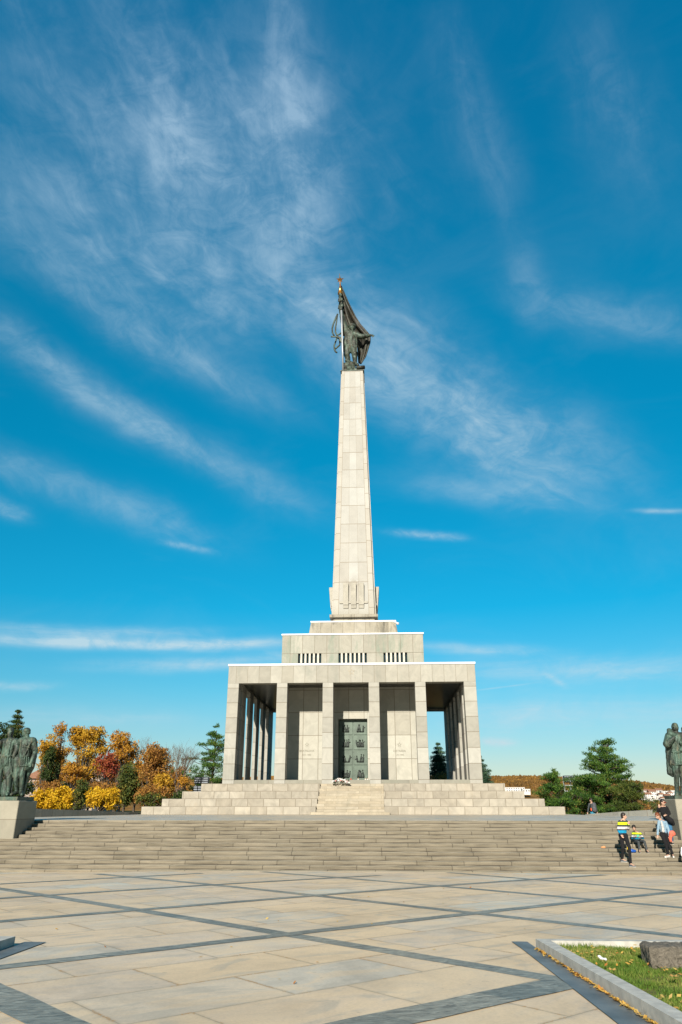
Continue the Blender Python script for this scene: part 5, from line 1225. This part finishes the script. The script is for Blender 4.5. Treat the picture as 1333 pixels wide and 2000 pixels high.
# ------------------------------------------------------------------ people
M_skin = simple('skin', (0.56, 0.34, 0.24), 0.55, 0, 0.08, 20); M_hair = simple('dark_hair', (0.025, 0.017, 0.012), 0.5, 0, 0.3, 30); M_auburn = simple('auburn_hair', (0.20, 0.06, 0.02), 0.45, 0, 0.35, 30)
M_black = simple('black_cloth', (0.008, 0.008, 0.010), 0.95, 0, 0.3, 12); M_char = simple('charcoal_denim', (0.055, 0.065, 0.07), 0.85, 0, 0.4, 12); M_blue = simple('blue_denim', (0.04, 0.15, 0.28), 0.85, 0, 0.3, 12)
M_ldenim = simple('light_denim', (0.25, 0.38, 0.48), 0.85, 0, 0.25, 14); M_shoe = simple('grey_shoe', (0.10, 0.11, 0.12), 0.7); M_sole = simple('white_sole', (0.75, 0.74, 0.70), 0.6, 0, 0.05); M_coral = simple('coral_cloth', (0.72, 0.16, 0.10), 0.8, 0, 0.15, 12)
M_eye = simple('eye_dark', (0.02, 0.015, 0.012), 0.3); M_lens = simple('sunglass_lens', (0.16, 0.03, 0.015), 0.15)
def stripes(name, zlo, zhi):
    m, t, b = mat(name, 0.85, 0, 0.2); p = t.new('ShaderNodeNewGeometry').outputs['Position']; z = t.sep(p)[2]
    k = t.m('DIVIDE', t.sub(z, zlo), zhi-zlo)
    c = t.ramp(k, [(0.0, (0.015, 0.055, 0.11)), (0.22, (0.015, 0.30, 0.52)), (0.37, (0.03, 0.035, 0.045)), (0.44, (0.62, 0.60, 0.60)), (0.58, (0.03, 0.035, 0.045)), (0.68, (0.60, 0.78, 0.02)), (0.84, (0.035, 0.04, 0.05))], 'CONSTANT')
    c = t.mix(1.0, c, t.ramp(t.noise(p, 22, 3, 0.6), [(0.3, 0.8), (0.7, 1.05)]), 'MULTIPLY'); t.l.new(c, b.inputs['Base Color']); return m
def hand(mb, wr, d, s=1.0, curl=0.35, side=(1, 0, 0)):
    """palm and five fingers: wr wrist, d pointing direction, side towards the thumb"""
    wr = Vector(wr); d = Vector(d).normalized(); sd = Vector(side); sd = (sd-d*sd.dot(d)).normalized(); nm = d.cross(sd)
    mb.cap(wr, wr+d*0.07*s, 0.026*s, 0.034*s)
    for k, L_ in enumerate((0.062, 0.07, 0.066, 0.052)):
        o_ = wr+d*0.085*s+sd*(0.026-0.0175*k)*s; a = o_+d*L_*0.5*s+nm*curl*0.012*s; e = a+d*L_*0.5*s*(1-curl*.5)+nm*curl*0.04*s
        mb.cap(o_, a, 0.0105*s, 0.010*s, 6); mb.cap(a, e, 0.010*s, 0.008*s, 6)
    o_ = wr+d*0.03*s+sd*0.026*s; a = o_+d*0.03*s+sd*0.028*s; mb.cap(o_, a, 0.013*s, 0.012*s, 6); mb.cap(a, a+d*0.028*s+sd*0.006*s, 0.012*s, 0.009*s, 6)
def human(label, origin, J, s, face, top, trousers, shoes, hair, group=None, sleeves=True, topr=1.0, hairlen=0, extras=None, eyes=True):
    """J: joints in metres; s: size factor (1 = adult); face: looking direction"""
    t_ = thing('person', origin, label, 'person', group)
    f_ = Vector(face).normalized(); V = {k: Vector(v) for k, v in J.items()}; zup = Vector((0, 0, 1)); sd = f_.cross(zup).normalized()
    up = sd.cross(f_).normalized(); Mh = Matrix((sd, f_, up)).transposed(); H = V['head']; h = 0.93*s**0.35
    mb = MB(); mb.ell(H, (0.074*h, 0.092*h, 0.112*h), Mh); mb.ell(H+f_*0.028*h-up*0.055*h, (0.055*h, 0.065*h, 0.055*h), Mh)
    mb.cap(H+f_*0.088*h-up*0.0*h, H+f_*0.108*h-up*0.028*h, 0.012*h, 0.016*h, 6); mb.cap(H+f_*0.088*h-up*.052*h-sd*.018*h, H+f_*0.088*h-up*.052*h+sd*.018*h, 0.009*h, None, 6)
    for q in (-1, 1): mb.ell(H+sd*q*0.074*h-up*0.012*h, (0.012*h, 0.02*h, 0.03*h), Mh)
    mb.cap(H-up*0.07*h-f_*0.01, V['neck'], 0.050*s**.5, 0.056*s**.5)
    for a in 'LR':
        mb.chain([V['neck'], V['sh'+a]], [0.05*s, 0.055*s]); mb.chain([V['sh'+a], V['el'+a], V['wr'+a]], [0.048*s, 0.038*s, 0.027*s])
        hd = (V['wr'+a]-V['el'+a]).normalized()
        if 'hd'+a in V: hd = V['hd'+a]
        hand(mb, V['wr'+a], hd, 0.92*s**.4, 0.5, V.get('th'+a, f_))
        mb.chain([V['hip'+a], V['kn'+a], V['an'+a]], [0.078*s, 0.052*s, 0.036*s])
        mb.cap(V['an'+a], V['to'+a], 0.036*s, 0.03*s)
    mb.chain([V['pel'], V['che'], V['neck']], [0.11*s, 0.125*s, 0.06*s], .75)
    mb.cap(V['hipL'], V['hipR'], 0.085*s)
    body = fused('body', mb, M_skin, 0.0085, t_, sm=1)
    if eyes:
        e_ = MB()
        for q in (-1, 1): e_.ell(H+f_*0.083*h+sd*q*0.030*h+up*0.012*h, 0.010*h, nu=6, nv=5)
        emit('eyes', e_, M_eye, body)
    mb = MB(); mb.ell(H+up*0.035*h-f_*0.018*h, (0.086*h, 0.098*h, 0.098*h), Mh); mb.ell(H-f_*0.045*h-up*0.02*h, (0.076*h, 0.062*h, 0.085*h), Mh)
    if hairlen: mb.ell(H-f_*0.05*h-up*0.07*h, (0.075*h, 0.055*h, hairlen), Mh)
    # keep the forehead clear
    fused('hair', mb, hair, 0.010, body, sm=1, disp=0.012, dsize=0.02)
    mb = MB()
    mb.chain([V['pel']+Vector((0, 0, 0.03*s)), V['che'], V['neck']-Vector((0, 0, 0.045*s))], [0.135*s*topr, 0.150*s*topr, 0.085*s], .74)
    mb.cap(V['shL'], V['shR'], 0.070*s)
    for a in 'LR':
        mb.chain([V['sh'+a], V['el'+a], V['wr'+a]-(V['wr'+a]-V['el'+a])*0.04], [0.072*s*topr, 0.056*s*topr, 0.044*s])
    fused('top', mb, top, 0.0105, t_, sm=1, disp=0.02, dsize=0.06)
    mb = MB(); mb.cap(V['hipL'], V['hipR'], 0.112*s, flat=.85); mb.cap(V['pel'], V['pel']+Vector((0, 0, .05*s)), 0.12*s, flat=.8)
    for a in 'LR': mb.chain([V['hip'+a], V['kn'+a], V['an'+a]+(V['kn'+a]-V['an'+a])*0.08], [0.098*s, 0.068*s, 0.050*s])
    fused('trousers', mb, trousers, 0.0105, t_, sm=1, disp=0.02, dsize=0.06)
    for a in 'LR':
        d = (V['to'+a]-V['an'+a]); d.z = 0; d = d.normalized() if d.length > .01 else f_; an = V['an'+a]; zf = V['to'+a].z-0.03
        A0 = Vector((an.x, an.y, zf+0.035*s))-d*0.035*s; A1 = Vector((V['to'+a].x, V['to'+a].y, zf+0.03*s))
        mb = MB().cap(A0, A1, 0.040*s, 0.036*s); mb.cap(A0+Vector((0, 0, .02)), (A0+A1)/2+Vector((0, 0, .02)), 0.042*s, 0.038*s)
        sh = fused('shoe', mb, shoes, 0.009, t_, sm=1)
        A2 = A0.copy(); A2.z = zf+0.004; A3 = A1.copy(); A3.z = zf+0.004
        sl = MB(); sl.cap(A2, A3, 0.044*s, 0.04*s); sl.v = [(x, y, zf+0.006+(z-zf-0.004)*0.28) for x, y, z in sl.v]
        emit('sole', sl, M_sole, sh, smooth=True)
    return t_
def J_(**k): return {a: (at(*v) if len(v) == 3 and v[0] > 60 else v) for a, v in k.items()}
# boy standing, striped sweater
YB = 27.0
J = J_(head=(1218.7, 1594.0, YB), neck=(1217.6, 1601.5, YB), shL=(1210.8, 1605.5, YB+.02), shR=(1223.5, 1605.5, YB-.02), elL=(1207.8, 1620, YB), wrL=(1212.8, 1630, YB-.16), elR=(1227.5, 1619, YB-.02), wrR=(1228.5, 1611, YB-.16),
       che=(1217.5, 1613, YB), pel=(1217.3, 1628, YB), hipL=(1213.8, 1632, YB), hipR=(1221.5, 1632, YB), knL=(1217, 1656, YB-.10), anL=(1215.5, 1676, YB+.08), toL=(1224, 1681.5, YB-.02), knR=(1229.5, 1655, YB-.22), anR=(1231, 1678, YB-.24), toR=(1240, 1687, YB-.38))
J['hdL'] = (0.5, -0.2, -0.8); J['hdR'] = (0.15, -0.1, 1); J['thL'] = (1, 0, 0); J['thR'] = (-1, 0, 0)
for a in 'LR': J['to'+a] = (J['to'+a][0], J['to'+a][1], 0.36+0.03 if a == 'L' else 0.24+0.03)
J['anL'] = (J['anL'][0], J['anL'][1], 0.36+.085); J['anR'] = (J['anR'][0], J['anR'][1], 0.24+.085)
zsh = J['neck'][2]; z_low = J['pel'][2]-0.10
human('standing boy in a black sweater with lime, white and blue stripes and black trousers', (J['pel'][0], YB, 0.3), J, 0.86, (0.93, -0.3, -0.05), stripes('striped_knit', z_low, zsh+0.02), M_black, M_shoe, M_hair)
# boy sitting, same sweater
YC = 28.35
J = J_(head=(1238.6, 1617.2, YC-.12), neck=(1241, 1624, YC-.03), shL=(1237, 1627.3, YC-.02), shR=(1251, 1628.5, YC), elL=(1235.5, 1637, YC-.08), wrL=(1241.5, 1634.5, YC-.30), elR=(1256.5, 1637, YC-.06), wrR=(1250, 1635.5, YC-.30),
       che=(1244, 1633, YC), pel=(1245.5, 1641.5, YC+.05), hipL=(1242, 1643, YC), hipR=(1250, 1643, YC), knL=(1247.5, 1645, YC-.42), anL=(1249.5, 1659.5, YC-.50), toL=(1250.5, 1663, YC-.66), knR=(1259, 1644, YC-.42), anR=(1264, 1659, YC-.50), toR=(1267, 1663.5, YC-.66))
for a in 'LR': J['an'+a] = (J['an'+a][0], 27.85, 0.60+.08); J['to'+a] = (J['to'+a][0], 27.70, 0.60+.03)
J['thL'] = (0, 0, 1); J['thR'] = (0, 0, 1)
human('young boy sitting on the steps in a lime and blue striped sweater and grey jeans', (J['pel'][0], YC, 0.8), J, 0.70, (-0.25, -0.85, -0.45), stripes('striped_knit_small', J['pel'][2]-0.03, J['neck'][2]+0.02), M_char, M_black, M_hair)
gp = at(1246.5, 1633.5, YC-.40)
tag(emit('green_toy', MB().box(gp[0]-.05, gp[0]+.05, gp[1]-.02, gp[1]+.02, gp[2]-.025, gp[2]+.05), simple('mint_plastic', (0.12, 0.50, 0.36), 0.4), origin=gp, bevel=.012), 'small mint green toy held in the hands of the sitting boy', 'toy')
# girl in denim jacket
YD = 27.55
J = J_(head=(1284.8, 1593.5, YD-.05), neck=(1290.5, 1601, YD), shL=(1288, 1605, YD-.05), shR=(1300.5, 1606.5, YD+.05), elL=(1285.8, 1619, YD-.08), wrL=(1285, 1630.5, YD-.12), elR=(1306, 1620, YD), wrR=(1308.2, 1633, YD-.08),
       che=(1294, 1613, YD), pel=(1297, 1626, YD), hipL=(1293.5, 1630, YD-.02), hipR=(1301, 1630, YD+.02), knL=(1301, 1648, YD-.10), anL=(1306.5, 1667, YD-.08), toL=(1300, 1673, YD-.2), knR=(1306.5, 1648, YD-.02), anR=(1313.5, 1664, YD-.03), toR=(1315, 1671, YD-.16))
J['thL'] = (1, 0, 0); J['thR'] = (-1, 0, 0)
for a, zz_ in (('L', .48), ('R', .48)): J['an'+a] = (J['an'+a][0], 27.50, zz_+.075); J['to'+a] = (J['to'+a][0], 27.36, zz_+.03)
g_ = human('auburn haired girl in a light denim jacket and black trousers looking down over her shoulder', (J['pel'][0], YD, 0.5), J, 0.80, (-0.75, -0.35, -0.5), M_ldenim, M_black, M_sole, M_auburn, hairlen=0.06)
mb = MB(); mb.chain([Vector(J['neck'])+Vector((-.01, -.09, -.06)), Vector(J['che'])+Vector((-.03, -.115, -.03)), Vector(J['pel'])+Vector((-.05, -.11, .05))], [0.03, 0.045, 0.05], .5)
fused('blouse', mb, simple('printed_blouse', (0.60, 0.58, 0.55), 0.8, 0, 0.6, 40), 0.009, g_, sm=1)
# woman in black
YE = 28.55
J = J_(head=(1294.8, 1567.0, YE-.05), neck=(1295.8, 1575, YE), shL=(1288.3, 1578.5, YE), shR=(1302.5, 1578, YE), elL=(1284.5, 1588.5, YE-.08), wrL=(1287.5, 1578.5, YE-.22), elR=(1308, 1589, YE), wrR=(1303.5, 1592.5, YE-.18),
       che=(1297, 1586, YE), pel=(1303, 1600.5, YE+.05), hipL=(1300.5, 1604, YE+.05), hipR=(1307, 1604, YE+.08), knL=(1305, 1624, YE-.22), anL=(1307, 1642, YE-.05), toL=(1309, 1646, YE-.15), knR=(1311.5, 1624, YE-.2), anR=(1312.5, 1642, YE), toR=(1314.5, 1646, YE-.12))
J['hdL'] = (0.2, -.1, 1); J['hdR'] = (-1, -.3, -.1); J['thR'] = (0, 0, 1); J['thL'] = (1, 0, 0)
for a in 'LR': J['an'+a] = (J['an'+a][0], 28.52, 0.84+.085); J['to'+a] = (J['to'+a][0], 28.42, 0.84+.03)
w_ = human('dark haired woman in black top and sunglasses leaning by the right pedestal', (J['pel'][0], YE, 0.9), J, 0.90, (0.55, -0.8, -0.15), M_black, M_blue, M_black, M_hair, hairlen=0.05)
Hh = Vector(J['head']); f_ = Vector((0.55, -0.8, -0.15)).normalized(); sd = f_.cross(Vector((0, 0, 1))).normalized(); up = sd.cross(f_)
mb = MB()
for q in (-1, 1): mb.ell(Hh+f_*0.088+sd*q*0.034+up*0.008, (0.030, 0.014, 0.024))
mb.cap(Hh+f_*0.095-sd*.02+up*.014, Hh+f_*0.095+sd*.02+up*.014, .006)
emit('sunglasses', mb, M_lens, w_, smooth=True)
p0 = Vector(at(1303, 1597, YE-.2)); p1 = Vector(at(1311, 1603, YE-.22)); p2 = Vector(at(1315, 1609, YE-.15))
mb = MB().chain([p0, p1, p2], [0.08, 0.10, 0.07]); mb.tube([at(1303, 1579, YE-.08), at(1300, 1588, YE-.2), p0], 0.015, 6)
tag(fused('shoulder_bag', mb, M_black, 0.012, origin=p1, sm=1, disp=.02, dsize=.05), 'black shoulder bag hanging at the hip of the woman in black', 'bag')
c0 = Vector(at(1313.5, 1628, YD-.15)); c1 = Vector(at(1309.5, 1639, YD-.14))
mb = MB(); mb.ell(c0, (0.115, 0.06, 0.095)); mb.chain([c0-Vector((.04, 0, .02)), c1, c1-Vector((-.01, 0, .05))], [0.07, 0.055, 0.045])
tag(fused('coral_jacket', mb, M_coral, 0.012, origin=c0, sm=1, disp=.035, dsize=.06), 'rolled coral pink jacket carried by the girl in denim', 'jacket')
# walking man beyond the terrace
YM = 51.0
mp = at(1158, 1590, YM); gm = terr_z(mp[0], YM)
def W(x, y, d=0.0): return at(x, y, YM+d)
J = dict(head=W(1155, 1563, -.02), neck=W(1156, 1568.5, 0), shL=W(1151.5, 1570.5, .0), shR=W(1162.5, 1570.5, 0), elL=W(1149.5, 1579.5, 0), wrL=W(1148.5, 1586.5, -.1), elR=W(1165, 1579.5, .05), wrR=W(1167, 1586, .05), che=W(1157.5, 1576, 0), pel=W(1158.5, 1585, 0), hipL=W(1156, 1587.5, 0), hipR=W(1161, 1587.5, 0), knL=W(1158, 1600, 0), knR=W(1164, 1600, .1), anL=W(1156, 1611, 0), anR=W(1165, 1611, .25), toL=W(1152, 1614, -.05), toR=W(1161, 1614, .2))
for a in 'LR': J['to'+a] = (J['to'+a][0], J['to'+a][1], terr_z(16, YM)+.03); J['an'+a] = (J['an'+a][0], J['an'+a][1], terr_z(16, YM)+.09)
m_ = human('distant man with dark jacket, backpack and blue jeans walking in front of the pines', (mp[0], YM, J['toL'][2]-.03), J, 0.9, (-0.9, 0.35, -0.1), M_char, simple('bright_denim', (0.04, 0.28, 0.42), 0.8), M_black, M_hair, eyes=False)
pb = Vector(W(1161, 1575, -.20)); mb = MB().chain([pb+Vector((0, 0, .12)), pb-Vector((0, 0, .20))], [0.12, 0.15], .7)
tag(fused('backpack', mb, simple('grey_nylon', (0.10, 0.105, 0.12), 0.8, 0, 0.5, 10), 0.02, origin=pb, sm=1, disp=.03, dsize=.1), 'grey backpack on the back of the distant walking man', 'backpack')
ob = Vector(W(1155.2, 1581.5, -.22)); tag(fused('orange_pouch', MB().cap(ob+Vector((0, 0, .07)), ob-Vector((0, 0, .04)), .045), simple('orange_nylon', (0.75, 0.12, 0.04), 0.6), 0.015, origin=ob, sm=1), 'small orange red pouch at the side of the distant walking man', 'pouch')
# person cut by the right picture edge
YP = 26.75
def E_(x, y, d=0.0): return at(x, y, YP+d)
J = dict(head=E_(1352, 1603), neck=E_(1351, 1612), shL=E_(1342, 1617), shR=E_(1360, 1617), elL=E_(1338, 1636), wrL=E_(1335, 1652, -.1), elR=E_(1365, 1636), wrR=E_(1367, 1652, -.1), che=E_(1351, 1627), pel=E_(1351, 1645), hipL=E_(1346, 1649), hipR=E_(1356, 1649), knL=E_(1346, 1670, -.05), knR=E_(1357, 1670, -.05), anL=E_(1346, 1692), anR=E_(1357, 1692), toL=E_(1344, 1697, -.2), toR=E_(1359, 1697, -.2))
for a in 'LR': J['an'+a] = (J['an'+a][0], YP, .24+.085); J['to'+a] = (J['to'+a][0], YP-.12, .24+.03)
J['thL'] = (1, 0, 0); J['thR'] = (-1, 0, 0)
human('person in a dark top whose white bag just enters at the right picture edge', (J['pel'][0], YP, .24), J, 0.88, (-0.8, .4, 0), M_char, M_black, M_shoe, M_hair)
wb = Vector(E_(1334, 1663, -.14)); tag(fused('white_bag', MB().chain([wb+Vector((0, 0, .09)), wb-Vector((0, 0, .08))], [0.05, 0.09], .6), M_sole, 0.012, origin=wb, sm=1, disp=.02, dsize=.05), 'white bag at the right picture edge above the lower steps', 'bag')
# small things on the steps and at the door
def small(px, py, Y, zfix, shape, m, name, lab, cat):
    p = at(px, py, Y); p = (p[0], Y, zfix)
    mb = MB()
    for d_, r_ in shape: mb.ell((p[0]+d_[0], p[1]+d_[1], p[2]+d_[2]), r_)
    return tag(fused(name, mb, m, 0.010, origin=p, sm=1, disp=.02, dsize=.05), lab, cat)
small(1178, 1649, 28.2, .72, [((0, 0, .03), (.09, .05, .035)), ((.03, 0, .05), (.04, .04, .03))], simple('apricot_paper', (0.72, 0.33, 0.14), 0.7), 'orange_wrapper', 'small apricot orange paper wrapper lying alone on a step left of the boys', 'wrapper')
bgb = small(1232, 1655, 27.9, .60, [((-.05, 0, .10), (.07, .06, .10)), ((.02, 0, .06), (.10, .06, .06)), ((.09, 0, .05), (.09, .05, .05))], simple('blue_plastic', (0.01, 0.09, 0.42), 0.4), 'plastic_bag', 'blue and yellow plastic bag on the step between the two boys', 'bag')
p = at(1227, 1651, 27.8); emit('yellow_panel', MB().ell((p[0], 27.83, .60+.13), (.045, .03, .06)), simple('yellow_plastic', (0.80, 0.55, 0.02), 0.4), bgb, smooth=True)
# flowers and candles at the hall door
fp = at(664, 1527, 51.2); fb = thing('flower_pile', (fp[0], 51.2, 3.45), 'pile of white and pink memorial flowers at the top of the central stair', 'flowers')
cols = [(0.80, 0.78, 0.72), (0.75, 0.74, 0.78), (0.78, 0.36, 0.34), (0.80, 0.62, 0.50), (0.62, 0.05, 0.06)]
x0 = at(650, 1525, 51.2)[0]; x1 = at(684, 1525, 51.2)[0]
for ci, c_ in enumerate(cols):
    mb = MB()
    for _ in range([34, 16, 7, 8, 5][ci]):
        u_ = random.random(); hgt = 0.30*math.sin(math.pi*min(1, u_*0.9+0.12))*random.uniform(.25, 1); q = random.uniform(.03, .07)
        if ci == 4: u_ = random.uniform(.6, 1)
        mb.ell((x0+(x1-x0)*u_, 51.2+random.uniform(-.15, .15), 3.45+.04+hgt), (q, q, q*.8), nu=6, nv=5)
    emit('blossoms', mb, simple('petal', c_, 0.7, 0, 0.15, 30), fb)
mb = MB()
for _ in range(30):
    u_ = random.random(); b0 = Vector((x0+(x1-x0)*u_, 51.2, 3.46)); mb.tube([b0, b0+Vector((random.uniform(-.2, .2), random.uniform(-.15, .1), random.uniform(.1, .38)))], .012, 4)
emit('stems', mb, G_DARK, fb)
cand = [(686, (0.60, 0.04, 0.03), 'small red grave candle just right of the flower pile'), (700, (0.7, 0.68, 0.6), 'small white candle below the middle of the bronze door'), (714, (0.7, 0.68, 0.6), 'small white candle at the right foot of the door, left of the last one'), (718, (0.75, 0.72, 0.65), 'white candle farthest right at the foot of the bronze door')]
for px, c_, lab in cand:
    p = at(px, 1522, 55.15); t_ = thing('candle', (p[0], 55.15, FL), lab, 'candle', 'candles at the hall door')
    emit('jar', MB().tube([(p[0], 55.15, FL), (p[0], 55.15, FL+.12), (p[0], 55.15, FL+.17)], [.05, .055, .04], 10), simple('candle_jar', c_, 0.3), t_, smooth=True)
    emit('lid', MB().tube([(p[0], 55.15, FL+.172), (p[0], 55.15, FL+.2)], [.045, .03], 10), M_gold, t_, smooth=True)
